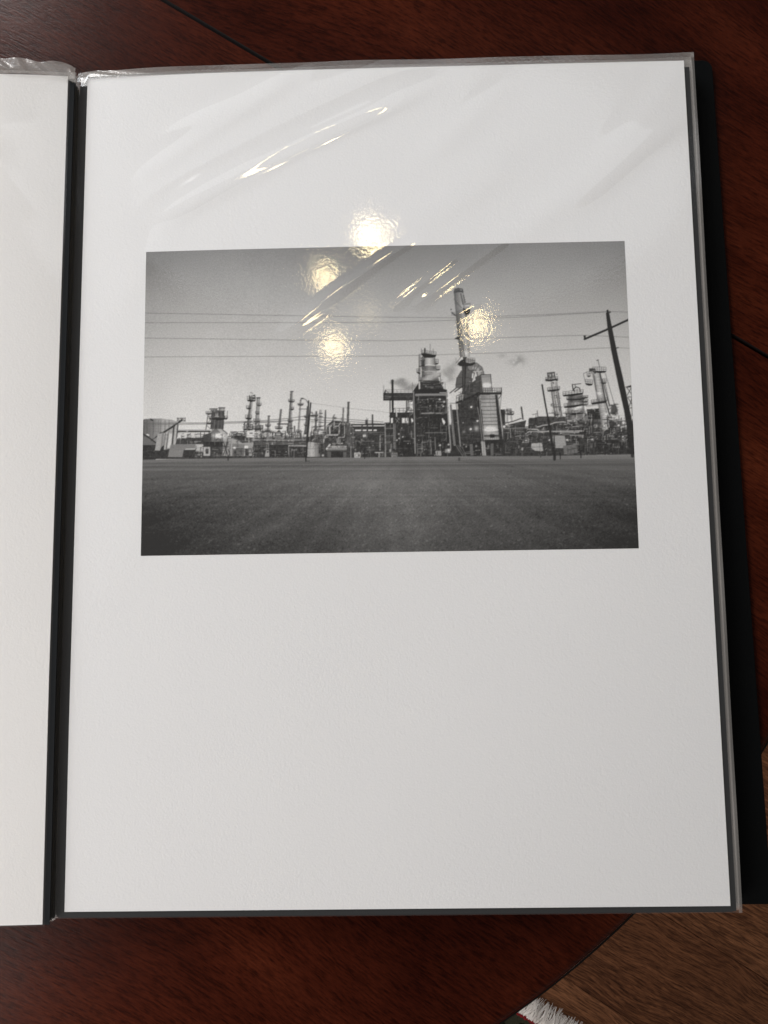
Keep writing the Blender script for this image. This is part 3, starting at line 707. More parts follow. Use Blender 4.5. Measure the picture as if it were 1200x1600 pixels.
    n3 = smooth_noise(110, 150, 46)
    g += (n1 - .5) * 14 * np.clip((YY - 720) / 30, .15, 1) + (n2 - .5) * 26 * np.clip((YY - 725) / 60, .1, 1) + (n3 - .5) * 6 * np.clip((YY - 730) / 40, .1, 1)
    rgv = np.random.default_rng(77)
    for k in range(1300):                        # single stones and clods, larger towards the viewer
        d = rgv.random() ** .7
        x, y = 216 + 788 * rgv.random(), 726 + 145 * d
        s = .35 + 1.0 * d * rgv.random()
        sl = box_of(x - s, y - s * .5, x + s, y + s * .5)
        if sl is not None:
            g[sl] += (15 if rgv.random() < .55 else -13) * (.5 + .5 * rgv.random())
    # tyre tracks on the right
    tr = np.sin((XX * .9 + YY * 2.4)) * np.exp(-((YY - 757 - .06 * (XX - 830)) / 16) ** 2) * np.clip((XX - 740) / 40, 0, 1) * np.clip((940 - XX) / 60, 0, 1)
    g += 13 * tr
    edge = np.interp(XX, [215, 400, 560, 700, 850, 1005], [716.5, 714.2, 714, 712.4, 712.4, 709.6])
    m = np.clip((YY - edge) * 1.4, 0, 1)
    cv[:] = cv * (1 - m) + g * m
    for y, v, a in ((718, 122, .5), (724.6, 118, .45), (727, 70, .5), (731, 112, .35), (734.5, 72, .35)):
        line([(215, y + 1.4), (600, y), (1005, y - 2.2)], .9, v, a)
    for x, y0, y1, w, v in ((479, 712, 720, 1.9, 36), (867, 708, 718, 4.2, 40), (876, 708, 717.4, 1.4, 36), (908, 706, 715.6, 1.6, 34), (845.4, 708, 714, 1.8, 62), (357, 712, 718, 1.8, 42), (459, 712, 717, 1, 80), (571, 710, 716, 1.3, 44), (988, 700, 713, 5, 42), (718.6, 716, 718.6, 3, 66)):
        line([(x, y0), (x, y1)], w, v, .9)
    line([(479, 719.4), (485, 720)], 1, 60)
    cv[:] += 3.5 * (smooth_noise(780, 500, 44) - .5)


paint_refinery()


def art_tone(u, v):
    """ink tone (0..255) at artwork coordinates, box-filtered"""
    k = 2
    c = np.cumsum(np.cumsum(np.pad(cv, ((k + 1, k), (k + 1, k)), mode='edge'), 0, dtype=np.float64), 1)
    s = (c[2 * k:, 2 * k:] - 0)
    n = 2 * k
    bl = (c[n:, n:] - c[:-n, n:] - c[n:, :-n] + c[:-n, :-n]) / (n * n)
    bl = bl[:CH, :CW]
    x = np.clip((u - CX) * CS, 0, CW - 2.001); y = np.clip((v - CY) * CS, 0, CH - 2.001)
    xi, yi = x.astype(int), y.astype(int)
    fx, fy = x - xi, y - yi
    return (bl[yi, xi] * (1 - fx) + bl[yi, xi + 1] * fx) * (1 - fy) + (bl[yi + 1, xi] * (1 - fx) + bl[yi + 1, xi + 1] * fx) * fy


# ---------------------------------------------------------------------------
# helpers
# ---------------------------------------------------------------------------
def lin(v):
    v = np.asarray(v, dtype=float) / 255.0
    return np.where(v <= .04045, v / 12.92, ((v + .055) / 1.055) ** 2.4)


def tag(o, label=None, cat=None, group=None, kind=None):
    if label: o['label'] = label
    if cat: o['category'] = cat
    if group: o['group'] = group
    if kind: o['kind'] = kind
    return o


def empty(name, loc, label, cat, group=None):
    o = bpy.data.objects.new(name, None)
    o.empty_display_size = .05
    o.location = loc
    C.collection.objects.link(o)
    return tag(o, label, cat, group)


def link(name, me, mat, parent=None, loc=None):
    o = bpy.data.objects.new(name, me)
    C.collection.objects.link(o)
    if mat is not None and not me.materials:
        me.materials.append(mat)
    if parent is not None:
        o.parent = parent
    if loc is not None:
        o.location = loc
    return o


def from_bm(bm, name, smooth=False):
    me = bpy.data.meshes.new(name)
    bm.normal_update()
    bm.to_mesh(me)
    bm.free()
    if smooth:
        me.polygons.foreach_set('use_smooth', [True] * len(me.polygons))
    return me


def grid_mesh(name, X, Y, Z, thick=0.0, smooth=True):
    """sheet over 2-D arrays of vertex positions (metres); thick > 0 closes it into a thin slab"""
    ny, nx = X.shape
    top = np.stack([X, Y, Z], -1).reshape(-1, 3)
    idx = np.arange(nx * ny).reshape(ny, nx)
    f = np.stack([idx[:-1, :-1], idx[:-1, 1:], idx[1:, 1:], idx[1:, :-1]], -1).reshape(-1, 4)
    # rows run from low y to high y so that the faces look up
    verts, faces = top, f
    if thick:
        bot = top.copy()
        bot[:, 2] -= thick
        # the rim gets its own vertices so that the top keeps flat normals right up to the edge
        n = len(top)
        ring = np.concatenate([idx[0, :], idx[1:, -1], idx[-1, -2::-1], idx[-2:0:-1, 0]])
        nxt = np.roll(ring, -1)
        m = len(ring)
        pos = np.arange(m)
        nx_ = np.roll(pos, -1)
        side = np.stack([2 * n + pos, 2 * n + m + pos, 2 * n + m + nx_, 2 * n + nx_], -1)
        verts = np.concatenate([top, bot, top[ring], bot[ring]])
        faces = np.concatenate([f, f[:, ::-1] + n, side])
    me = bpy.data.meshes.new(name)
    me.vertices.add(len(verts))
    me.vertices.foreach_set('co', verts.astype(np.float32).ravel())
    me.loops.add(faces.size)
    me.loops.foreach_set('vertex_index', faces.astype(np.int32).ravel())
    me.polygons.add(len(faces))
    me.polygons.foreach_set('loop_start', np.arange(0, faces.size, 4, dtype=np.int32))
    me.polygons.foreach_set('loop_total', np.full(len(faces), 4, dtype=np.int32))
    sm = np.zeros(len(faces), bool)
    sm[:len(f)] = smooth
    me.polygons.foreach_set('use_smooth', sm)
    me.update(calc_edges=True)
    return me


def prism(name, pts, z0, z1, bevel=0.0, smooth=False):
    bm = bmesh.new()
    vs = [bm.verts.new((x, y, z1)) for x, y in pts]
    f = bm.faces.new(vs)
    f.normal_update()
    if f.normal.z < 0:
        f.normal_flip()
    r = bmesh.ops.extrude_face_region(bm, geom=[f])
    bmesh.ops.translate(bm, vec=(0, 0, z0 - z1), verts=[v for v in r['geom'] if isinstance(v, bmesh.types.BMVert)])
    bmesh.ops.recalc_face_normals(bm, faces=bm.faces)
    if bevel:
        es = [e for e in bm.edges if abs(e.verts[0].co.z - z1) < 1e-6 and abs(e.verts[1].co.z - z1) < 1e-6]
        bmesh.ops.bevel(bm, geom=es, offset=bevel, segments=3, affect='EDGES', profile=.5)
    return from_bm(bm, name, smooth)


class NT:
    """small node-tree writer"""
    def __init__(self, name):
        self.m = bpy.data.materials.new(name)
        self.m.use_nodes = True
        self.t = self.m.node_tree
        self.t.nodes.clear()
        self.out = self.n('ShaderNodeOutputMaterial')

    def n(self, kind, **kw):
        nd = self.t.nodes.new(kind)
        for k, v in kw.items():
            if k.startswith('i_'):
                nd.inputs[k[2:].replace('_', ' ')].default_value = v
            else:
                setattr(nd, k, v)
        return nd

    def l(self, a, b):
        self.t.links.new(a, b)

    def coords(self, scale=(1, 1, 1), rot=(0, 0, 0), loc=(0, 0, 0), kind='Object'):
        tc = self.n('ShaderNodeTexCoord')
        mp = self.n('ShaderNodeMapping')
        mp.inputs['Scale'].default_value = scale
        mp.inputs['Rotation'].default_value = rot
        mp.inputs['Location'].default_value = loc
        self.l(tc.outputs[kind], mp.inputs['Vector'])
        return mp.outputs[0]

    def noise(self, vec, scale, detail=2, rough=.5, dist=0.0):
        nd = self.n('ShaderNodeTexNoise', i_Scale=scale, i_Detail=detail, i_Roughness=rough, i_Distortion=dist)
        self.l(vec, nd.inputs['Vector'])
        return nd.outputs['Fac']

    def ramp(self, fac, stops):
        nd = self.n('ShaderNodeValToRGB')
        el = nd.color_ramp.elements
        while len(el) < len(stops):
            el.new(.5)
        for e, (p, c) in zip(el, stops):
            e.position = p
            e.color = (*c, 1) if len(c) == 3 else c
        self.l(fac, nd.inputs[0])
        return nd.outputs[0]

    def math(self, op, a, b=None, clamp=False):
        nd = self.n('ShaderNodeMath', operation=op, use_clamp=clamp)
        for k, v in enumerate((a, b)):
            if v is None:
                continue
            if isinstance(v, (int, float)):
                nd.inputs[k].default_value = v
            else:
                self.l(v, nd.inputs[k])
        return nd.outputs[0]

    def mix(self, fac, a, b, mode='MIX'):
        nd = self.n('ShaderNodeMix', data_type='RGBA', blend_type=mode)
        for s, v in ((nd.inputs[0], fac), (nd.inputs[6], a), (nd.inputs[7], b)):
            if isinstance(v, (int, float)):
                s.default_value = v
            elif isinstance(v, tuple):
                s.default_value = (*v, 1)
            else:
                self.l(v, s)
        return nd.outputs[2]

    def bump(self, h, dist, strength=1.0, nrm=None):
        nd = self.n('ShaderNodeBump', i_Distance=dist, i_Strength=strength)
        self.l(h, nd.inputs['Height'])
        if nrm is not None:
            self.l(nrm, nd.inputs['Normal'])
        return nd.outputs[0]

    def bsdf(self, col, rough, nrm=None, spec=.5, **kw):
        nd = self.n('ShaderNodeBsdfPrincipled')
        for s, v in ((nd.inputs['Base Color'], col), (nd.inputs['Roughness'], rough)):
            if isinstance(v, (int, float)):
                s.default_value = v
            elif isinstance(v, tuple):
                s.default_value = (*v, 1)
            else:
                self.l(v, s)
        nd.inputs['Specular IOR Level'].default_value = spec
        for k, v in kw.items():
            nd.inputs[k].default_value = v
        if nrm is not None:
            self.l(nrm, nd.inputs['Normal'])
        self.l(nd.outputs[0], self.out.inputs[0])
        return nd

    def done(self):
        return self.m


GRAIN = R(-32.5)            # run of the wood grain, in the table and in the floor


# ---------------------------------------------------------------------------
# materials
# ---------------------------------------------------------------------------
def mat_mahogany(name, shift, tone):
    t = NT(name)
    # bend the grain gently first, then stretch it along its run
    base = t.coords(rot=(0, 0, -GRAIN), loc=(shift, shift * .37, 0))
    warp = t.n('ShaderNodeTexNoise', i_Scale=2.6, i_Detail=2.0)
    t.l(base, warp.inputs['Vector'])
    wv = t.n('ShaderNodeVectorMath', operation='MULTIPLY_ADD')
    t.l(warp.outputs['Color'], wv.inputs[0])
    wv.inputs[1].default_value = (.03, .10, 0)
    t.l(base, wv.inputs[2])
    st = t.n('ShaderNodeMapping'); st.inputs['Scale'].default_value = (1.0, 9.0, 1)
    t.l(wv.outputs[0], st.inputs['Vector'])
    st2 = t.n('ShaderNodeMapping'); st2.inputs['Scale'].default_value = (1.0, 8.0, 1)
    t.l(wv.outputs[0], st2.inputs['Vector'])
    band = t.noise(st.outputs[0], 3.2, 3, .55)
    fig = t.noise(base, 7.0, 3, .6, .6)
    pore = t.noise(st2.outputs[0], 150, 3, .65)
    pore2 = t.noise(st2.outputs[0], 330, 2, .6)
    r, g, b = tone
    col = t.ramp(band, [(.25, (r * .50, g * .42, b * .45)), (.48, (r * .85, g * .8, b * .8)), (.62, (r * 1.15, g * 1.2, b * 1.2)), (.80, (r * 1.5, g * 1.75, b * 1.7))])
    fg = t.ramp(fig, [(.28, (.55, .5, .52)), (.72, (1.3, 1.35, 1.3))])
    col = t.mix(1.0, col, fg, 'MULTIPLY')
    pr = t.ramp(pore, [(.34, (.34, .30, .32)), (.54, (1.0, 1.0, 1.0)), (.75, (1.28, 1.36, 1.36))])
    col = t.mix(.9, col, pr, 'MULTIPLY')
    pr2 = t.ramp(pore2, [(.3, (.6, .58, .58)), (.55, (1.05, 1.05, 1.05))])
    col = t.mix(.7, col, pr2, 'MULTIPLY')
    smear = t.noise(base, 5, 3, .6)
    rough = t.math('ADD', t.math('MULTIPLY', smear, .14), .17)
    hb = t.math('ADD', pore, t.math('MULTIPLY', smear, .6))
    t.bsdf(col, rough, t.bump(hb, .00010), .06)
    return t.done()


def mat_floor_wood(name, shift, tone):
    t = NT(name)
    base = t.coords(loc=(shift, shift * 1.7, 0))
    warp = t.n('ShaderNodeTexNoise', i_Scale=5.0, i_Detail=2.0)
    t.l(base, warp.inputs['Vector'])
    wv = t.n('ShaderNodeVectorMath', operation='MULTIPLY_ADD')
    t.l(warp.outputs['Color'], wv.inputs[0])
    wv.inputs[1].default_value = (.03, .05, 0)
    t.l(base, wv.inputs[2])
    st = t.n('ShaderNodeMapping'); st.inputs['Scale'].default_value = (1.0, 11.0, 1)
    t.l(wv.outputs[0], st.inputs['Vector'])
    band = t.noise(st.outputs[0], 7.5, 4, .65)
    pore = t.noise(st.outputs[0], 52, 4, .65)
    fine = t.noise(st.outputs[0], 120, 2, .6)
    # cathedral / curly figure breaking the straight run in places
    curl = t.n('ShaderNodeTexWave', wave_type='RINGS', i_Scale=17.0, i_Distortion=9.0, i_Detail=3.0)
    curl.inputs['Detail Scale'].default_value = 2.2
    cst = t.n('ShaderNodeMapping'); cst.inputs['Scale'].default_value = (.55, 2.0, 1)
    t.l(wv.outputs[0], cst.inputs['Vector']); t.l(cst.outputs[0], curl.inputs['Vector'])
    msk = t.ramp(t.noise(base, 3.4, 1, .5), [(.48, (0, 0, 0)), (.6, (1, 1, 1))])
    r, g, b = tone
    col = t.ramp(band, [(.22, (r * .5, g * .46, b * .46)), (.5, (r * .95, g * .95, b * .92)), (.78, (r * 1.4, g * 1.45, b * 1.45))])
    pr = t.ramp(pore, [(.36, (.28, .26, .26)), (.54, (1.0, 1.0, 1.0)), (.75, (1.35, 1.35, 1.3))])
    col = t.mix(.9, col, pr, 'MULTIPLY')
    cr = t.ramp(curl.outputs['Fac'], [(.15, (.5, .46, .46)), (.5, (1.05, 1.05, 1.05))])
    col2 = t.mix(.8, col, cr, 'MULTIPLY')
    col = t.mix(t.math('MULTIPLY', msk, .75), col, col2)
    fn = t.ramp(fine, [(.32, (.72, .7, .7)), (.6, (1.05, 1.05, 1.05))])
    col = t.mix(.7, col, fn, 'MULTIPLY')
    hb = t.math('ADD', pore, curl.outputs['Fac'])
    t.bsdf(col, .55, t.bump(hb, .0004), .10)
    return t.done()


def paper_height(t):
    v = t.coords()
    a = t.noise(v, 950, 2, .6)
    b = t.noise(v, 420, 2, .5)
    return t.math('ADD', a, t.math('MULTIPLY', b, .7))


def mat_paper(name, col):
    t = NT(name)
    h = paper_height(t)
    mott = t.noise(t.coords(), 18, 2, .5)
    c = t.mix(mott, tuple(x * .985 for x in col), tuple(min(1, x * 1.01) for x in col))
    t.bsdf(c, .9, t.bump(h, .00012, .9), .12)
    return t.done()


def mat_ink():
    t = NT('ink_print')
    at = t.n('ShaderNodeAttribute', attribute_name='ink')
    h = paper_height(t)
    # ink sits in the tooth of the sheet: a faint mottle
    g = t.ramp(t.noise(t.coords(), 1500, 1, .5), [(.25, (.90, .90, .90)), (.75, (1.09, 1.09, 1.09))])
    t.bsdf(t.mix(1.0, at.outputs['Color'], g, 'MULTIPLY'), .7, t.bump(h, .00012, .8), .12)
    return t.done()


def mat_film(name, haze, haze_col, rough=.072, dist=.000027, gain=1.8):
    """clear polypropylene: see-through, with a mirror-like skin that takes up the tooth of the paper under it"""
    t = NT(name)
    v = t.coords()
    h = t.noise(v, 620, 2, .55)
    # where a fold lifts the film off the sheet it is smooth and sharp, elsewhere it takes the paper's tooth
    lift = t.n('ShaderNodeAttribute', attribute_name='lift').outputs['Fac']
    flat = t.math('SUBTRACT', 1.0, lift, True)
    nrm = t.bump(t.math('MULTIPLY', h, flat), dist, 1.0)
    gl = t.n('ShaderNodeBsdfGlossy')
    gl.inputs['Color'].default_value = (1, 1, 1, 1)
    t.l(t.math('ADD', t.math('MULTIPLY', flat, rough - .05), .05), gl.inputs['Roughness'])
    t.l(nrm, gl.inputs['Normal'])
    # the film is a skin with air on both sides, so both faces see the same index
    geo = t.n('ShaderNodeNewGeometry')
    ior = t.math('ADD', t.math('MULTIPLY', geo.outputs['Backfacing'], 1 / 1.49 - 1.49), 1.49)
    fr = t.n('ShaderNodeFresnel')
    t.l(ior, fr.inputs['IOR'])
    tr = t.n('ShaderNodeBsdfTransparent')
    tr.inputs['Color'].default_value = (.985, .985, .985, 1)
    df = t.n('ShaderNodeBsdfDiffuse')
    df.inputs['Color'].default_value = (*haze_col, 1)
    m0 = t.n('ShaderNodeMixShader'); m0.inputs[0].default_value = haze
    t.l(tr.outputs[0], m0.inputs[1]); t.l(df.outputs[0], m0.inputs[2])
    m1 = t.n('ShaderNodeMixShader')
    t.l(t.math('MULTIPLY', fr.outputs[0], gain, True), m1.inputs[0])
    t.l(m0.outputs[0], m1.inputs[1]); t.l(gl.outputs[0], m1.inputs[2])
    t.l(m1.outputs[0], t.out.inputs[0])
    return t.done()


def mat_plain(name, col, rough, spec=.4, grain=None, depth=.0001, vary=.15):
    t = NT(name)
    v = t.coords()
    n = t.noise(v, grain or 300, 3, .55)
    c = t.mix(t.noise(v, 9, 2, .5), tuple(x * (1 - vary) for x in col), tuple(x * (1 + vary) for x in col))
    t.bsdf(c, rough, t.bump(n, depth), spec)
    return t.done()


M_TABLE_A = mat_mahogany('mahogany', 0.0, (.047, .0088, .0037))
M_TABLE_B = mat_mahogany('mahogany_second_leaf', 3.7, (.044, .0080, .0033))
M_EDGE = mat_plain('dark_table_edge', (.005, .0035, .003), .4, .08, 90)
M_PAPER = mat_paper('cotton_rag_paper', (.80, .80, .80))
M_PAPER_L = mat_paper('warm_white_paper', (.82, .81, .795))
M_INK = mat_ink()
M_FILM = mat_film('clear_sleeve_film', .012, (.75, .73, .70))
M_FILM_LOW = mat_film('clear_sleeve_film_lower', .13, (.62, .58, .53), .22)
M_WELD = mat_film('welded_sleeve_border', .16, (.62, .58, .54), .14, .00006)
M_CRUMPLE = mat_film('crumpled_sleeve_top', .22, (.56, .53, .49), .24, .00010, .9)
M_BACKING = mat_plain('black_backing_paper', (.009, .0105, .012), .8, .15, 500)
M_COVER = mat_plain('black_vinyl_cover', (.0032, .0036, .0039), .65, .05, 700, .00006)
M_WHITE_EDGE = mat_plain('white_print_edge', (.78, .78, .77), .85, .1)

# ---------------------------------------------------------------------------
# floor, planks, rug
# ---------------------------------------------------------------------------
floor = tag(link('floor', prism('floor', [(-3, -3), (3, -3), (3, 3), (-3, 3)], -.05, -.012), mat_plain('subfloor', (.05, .025, .013), .8, .2)), kind='structure')
ca, sa = math.cos(GRAIN), math.sin(GRAIN)
tones = [(.130, .054, .025), (.117, .047, .021), (.145, .061, .029), (.113, .045, .021), (.136, .053, .023)]
M_PLANKS = [mat_floor_wood('floor_plank_wood_%d' % k, k * 2.13, tn) for k, tn in enumerate(tones)]
PW = .158
plank_meshes = []
for k, L in enumerate((.9, 1.15, 1.3, .7)):
    bm = bmesh.new()
    bmesh.ops.create_cube(bm, size=1)
    bmesh.ops.scale(bm, vec=(L - .0005, PW - .0005, .012), verts=bm.verts)
    es = [e for e in bm.edges if e.verts[0].co.z > 0 and e.verts[1].co.z > 0]
    bmesh.ops.bevel(bm, geom=es, offset=.0006, segments=1, affect='EDGES')
    plank_meshes.append((L, from_bm(bm, 'plank')))
rp = random.Random(12)
for row in range(-11, 8):
    u = -1.6 - rp.random() * .8
    k = rp.randrange(4)
    while u < 1.9:
        k = (k + rp.choice((1, 1, 2))) % 4
        L, src = plank_meshes[k]
        # row origin: one joint runs past the bottom right corner of the album
        cx, cy = u + L / 2, (row + .5) * PW
        px = .47 + cx * ca - cy * sa
        py = -.62 + cx * sa + cy * ca
        u += L
        if not (-1.0 < px < 1.5 and -1.5 < py < .9):
            continue
        me = src.copy()
        me.materials.clear()
        me.materials.append(M_PLANKS[rp.randrange(5)])
        o = link('plank', me, None, floor, (px, py, -.006))
        o.rotation_euler = (0, 0, GRAIN + (math.pi if rp.random() < .5 else 0))


def rug_material():
    t = NT('woven_rug')
    v = t.coords()
    sep = t.n('ShaderNodeSeparateXYZ'); t.l(v, sep.inputs[0])
    x, y = sep.outputs[0], sep.outputs[1]
    wob = t.math('MULTIPLY', t.math('SUBTRACT', t.noise(v, 240, 1), .5), .005)
    d = t.math('ADD', t.math('SUBTRACT', 0.0, y), wob)          # distance in from the fringe edge
    band = t.ramp(t.math('MULTIPLY', d, 8.0, True), [(0, (.50, .44, .38)), (.022, (.20, .016, .019)), (.062, (.035, .034, .022)), (.27, (.36, .25, .05)), (.30, (.03, .032, .02)), (.45, (.20, .018, .018))])
    band.node.color_ramp.interpolation = 'CONSTANT'
    mot = t.n('ShaderNodeTexVoronoi', i_Scale=34.0); t.l(v, mot.inputs['Vector'])
    fl = t.ramp(mot.outputs['Distance'], [(0, (.42, .33, .16)), (.26, (.12, .11, .04)), (.4, (1, 1, 1))])
    fl.node.color_ramp.interpolation = 'CONSTANT'
    inner = t.math('GREATER_THAN', d, .014)
    col = t.mix(t.math('MULTIPLY', inner, .85), band, t.mix(1.0, band, fl, 'MULTIPLY'))
    knot = t.noise(v, 700, 2, .6)
    col = t.mix(.6, col, t.ramp(knot, [(.3, (.5, .5, .5)), (.7, (1.25, 1.25, 1.25))]), 'MULTIPLY')
    t.bsdf(col, .95, t.bump(knot, .0025), .05)
    return t.done()


# the rug lies under the table with its fringed end along the planks
rug = empty('rug', (.219, -.733, 0), 'patterned red and dark green rug with shaggy white fringe on the wood floor', 'rug')
rug.rotation_euler = (0, 0, R(-31))
RA = rug
ny, nx = 40, 60
Xg, Yg = np.meshgrid(np.linspace(-.30, .62, nx), np.linspace(-.9, 0, ny))
Zg = .006 + .0012 * np.sin(Xg * 31) * np.sin(Yg * 23 + 1)
pile = link('pile', grid_mesh('pile', Xg, Yg, Zg, .0055), rug_material(), rug)
bm = bmesh.new()
rf = random.Random(5)
for k in range(2600):
    x0 = -.30 + .92 * rf.random()
    clump = math.sin(x0 * 420) * .5 + math.sin(x0 * 173 + 1.3)
    y0 = -.004 * rf.random()
    z0 = .004 + .004 * rf.random()
    L = .025 + .012 * rf.random() + .002 * clump
    lean = .3 * clump * .4 + rf.uniform(-.35, .35)
    up = rf.uniform(.2, .9)
    rad = .00055 + .0004 * rf.random()
    prev = None
    for s in range(5):
        q = s / 4
        cx = x0 + L * q * lean
        cy = y0 + L * q * (1 - .1 * up)
        cz = z0 + .010 * up * math.sin(q * 2.4) * (1 - .35 * q)
        rr = rad * (1 - .75 * q)
        ring = [bm.verts.new((cx + rr * math.cos(a), cy, max(.0006, cz + rr * math.sin(a)))) for a in (0, 2.094, 4.189)]
        if prev:
            for i in range(3):
                bm.faces.new((prev[i], prev[(i + 1) % 3], ring[(i + 1) % 3], ring[i]))
        prev = ring
fr = link('fringe', from_bm(bm, 'fringe', True), mat_plain('white_wool', (.74, .70, .66), .9, .1, 900, .0002), rug)
tag(fr, kind='stuff')

# ---------------------------------------------------------------------------
# round table of two leaves that meet in an open joint
# ---------------------------------------------------------------------------
TCX, TCY, TR = -.1893, .1168, .4532
TL = TR - .0028             # the two leaves; a black moulding runs round under their rounded rim
table = empty('round_table', (TCX, TCY, 0), 'round dark mahogany table with a joint across its top, under the open portfolio', 'table')
sx, sy, s2x, s2y = -.1174, .2570, .1759, .0660        # the joint runs through these two points
dx, dy = s2x - sx, s2y - sy
ln = math.hypot(dx, dy); dx, dy = dx / ln, dy / ln
nxp, nyp = -dy, dx                                    # across the joint, towards the far leaf
off = (sx - TCX) * nxp + (sy - TCY) * nyp             # joint's distance from the table's centre
gap = .0011


def leaf(name, side, mat):
    pts = []
    d0 = off + side * gap
    for k in range(400):
        a = 2 * math.pi * k / 400
        px, py = TL * math.cos(a), TL * math.sin(a)
        if (px * nxp + py * nyp - d0) * side > 0:
            pts.append((a, px, py))
    # cut ends of the chord
    h = math.sqrt(TL * TL - d0 * d0)
    e1 = (d0 * nxp + h * dx, d0 * nyp + h * dy)
    e2 = (d0 * nxp - h * dx, d0 * nyp - h * dy)
    ch = [(p[1], p[2]) for p in pts] + [e1, e2]
    mx = sum(p[0] for p in ch) / len(ch); my = sum(p[1] for p in ch) / len(ch)
    ch.sort(key=lambda p: math.atan2(p[1] - my, p[0] - mx))
    bm = bmesh.new()
    bm.from_mesh(prism(name, ch, TABLE_Z - .022, TABLE_Z))
    tops = [e for e in bm.edges if all(v.co.z > TABLE_Z - 1e-6 for v in e.verts)]
    rim = [e for e in tops if all(math.hypot(v.co.x, v.co.y) > TL - 1e-5 for v in e.verts) and e.calc_length() < .02]
    bmesh.ops.bevel(bm, geom=rim, offset=.0062, segments=6, affect='EDGES', profile=.5)
    me = from_bm(bm, name, False)
    me.polygons.foreach_set('use_smooth', [abs(p.normal.z) < .9995 and p.center.z > TABLE_Z - .0065 for p in me.polygons])
    o = link(name, me, mat, table)
    me.materials.append(M_EDGE)                       # joint faces coloured black to stand in for shade inside the gap
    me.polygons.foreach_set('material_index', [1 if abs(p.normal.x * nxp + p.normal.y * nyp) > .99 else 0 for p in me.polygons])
    return o


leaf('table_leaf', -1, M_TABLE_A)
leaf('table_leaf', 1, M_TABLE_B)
# turned edge moulding round the top: a rounded lip, an undercut and a lower bead
NS = 220


def ring_mesh(name, prof):
    bm = bmesh.new()
    rings = [[bm.verts.new((r * math.cos(2 * math.pi * k / NS), r * math.sin(2 * math.pi * k / NS), z)) for r, z in prof] for k in range(NS)]
    for k in range(NS):
        p, q = rings[k], rings[(k + 1) % NS]
        for i in range(len(prof)):
            j = (i + 1) % len(prof)
            bm.faces.new((p[i], q[i], q[j], p[j]))
    bmesh.ops.recalc_face_normals(bm, faces=bm.faces)
    return from_bm(bm, name, True)


T0 = TABLE_Z
link('edge_moulding', ring_mesh('edge_moulding', [(TL - .0040, T0 - .0095), (TR - .0008, T0 - .0080), (TR + .0008, T0 - .0090), (TR + .0016, T0 - .0115), (TR + .0010, T0 - .0135), (TR - .0022, T0 - .0150), (TR - .0010, T0 - .0180), (TR - .0004, T0 - .0210), (TR - .0020, T0 - .0245), (TR - .016, T0 - .0250), (TL - .0040, T0 - .0221)]), M_EDGE, table)


def lathe(name, prof, n=48):
    bm = bmesh.new()
    rg = [[bm.verts.new((r * math.cos(2 * math.pi * k / n), r * math.sin(2 * math.pi * k / n), z)) for r, z in prof] for k in range(n)]
    for k in range(n):
        for i in range(len(prof) - 1):
            bm.faces.new((rg[k][i], rg[(k + 1) % n][i], rg[(k + 1) % n][i + 1], rg[k][i + 1]))
    bmesh.ops.recalc_face_normals(bm, faces=bm.faces)
    return from_bm(bm, name, True)


link('pedestal', lathe('pedestal', [(.001, TABLE_Z - .0225), (.20, TABLE_Z - .0225), (.20, TABLE_Z - .05), (.07, TABLE_Z - .09), (.045, .5), (.07, .38), (.05, .2), (.10, .12), (.24, .06), (.27, .02), (.27, .0), (.001, .0)]), M_EDGE, table)

# ---------------------------------------------------------------------------
# the portfolio album: covers, sleeves (film > backing sheet, welded border)
# page coordinates in mm: x right, y up the page, z above the page plane
# ---------------------------------------------------------------------------
album = empty('portfolio_album', (0, 0, TABLE_Z), 'black presentation portfolio lying open with clear plastic sleeves', 'portfolio')
AZ = PAGE - TABLE_Z        # page plane above the album's base


def dip(x, y, s=1.0):
    """how far the sheets sink towards the binding (mm), most at the head of the page"""
    k = np.clip((np.asarray(y) + 120) / 320, 0, 1)
    dx_ = np.clip(np.asarray(x) + 153, -30, None)
    return s * 3.6 * k * np.exp(-np.clip(dx_, 0, None) / 48)


def gutter(x):
    d = np.clip(np.asarray(x) + 157.0, 0, None)
    return .35 * np.exp(-d / 1.2)


def rounded(x0, y0, x1, y1, r, corners=(1, 1, 1, 1), n=8):
    pts = []
    for (cx, cy, a0, on) in ((x1 - r, y1 - r, 0, corners[0]), (x0 + r, y1 - r, 90, corners[1]), (x0 + r, y0 + r, 180, corners[2]), (x1 - r, y0 + r, 270, corners[3])):
        if on:
            for k in range(n + 1):
                a = R(a0 + 90 * k / n)
                pts.append((cx + r * math.cos(a), cy + r * math.sin(a)))
        else:
            pts.append((cx + (r if a0 in (0, 270) else -r), cy + (r if a0 in (0, 90) else -r)))   # square corner
    return [(x * MM, y * MM) for x, y in pts]


link('back_cover', prism('back_cover', [(x + (0.012 * (.2136 - y) if x > 0 else 0), y) for x, y in rounded(-158, -209.6, 172.4, 213.6, 5, (1, 1, 1, 0))], .0002, .0024, .0004), M_COVER, album)
link('front_cover', prism('front_cover', rounded(-470, -207.0, -162, 206, 5), .0002, .0024, .0004), M_COVER, album)
link('spine', prism('spine', [(x * MM, y * MM) for x, y in ((-161.8, -206.6), (-158.2, -206.6), (-158.2, 205), (-161.8, 205))], .0002, .0012), M_COVER, album)


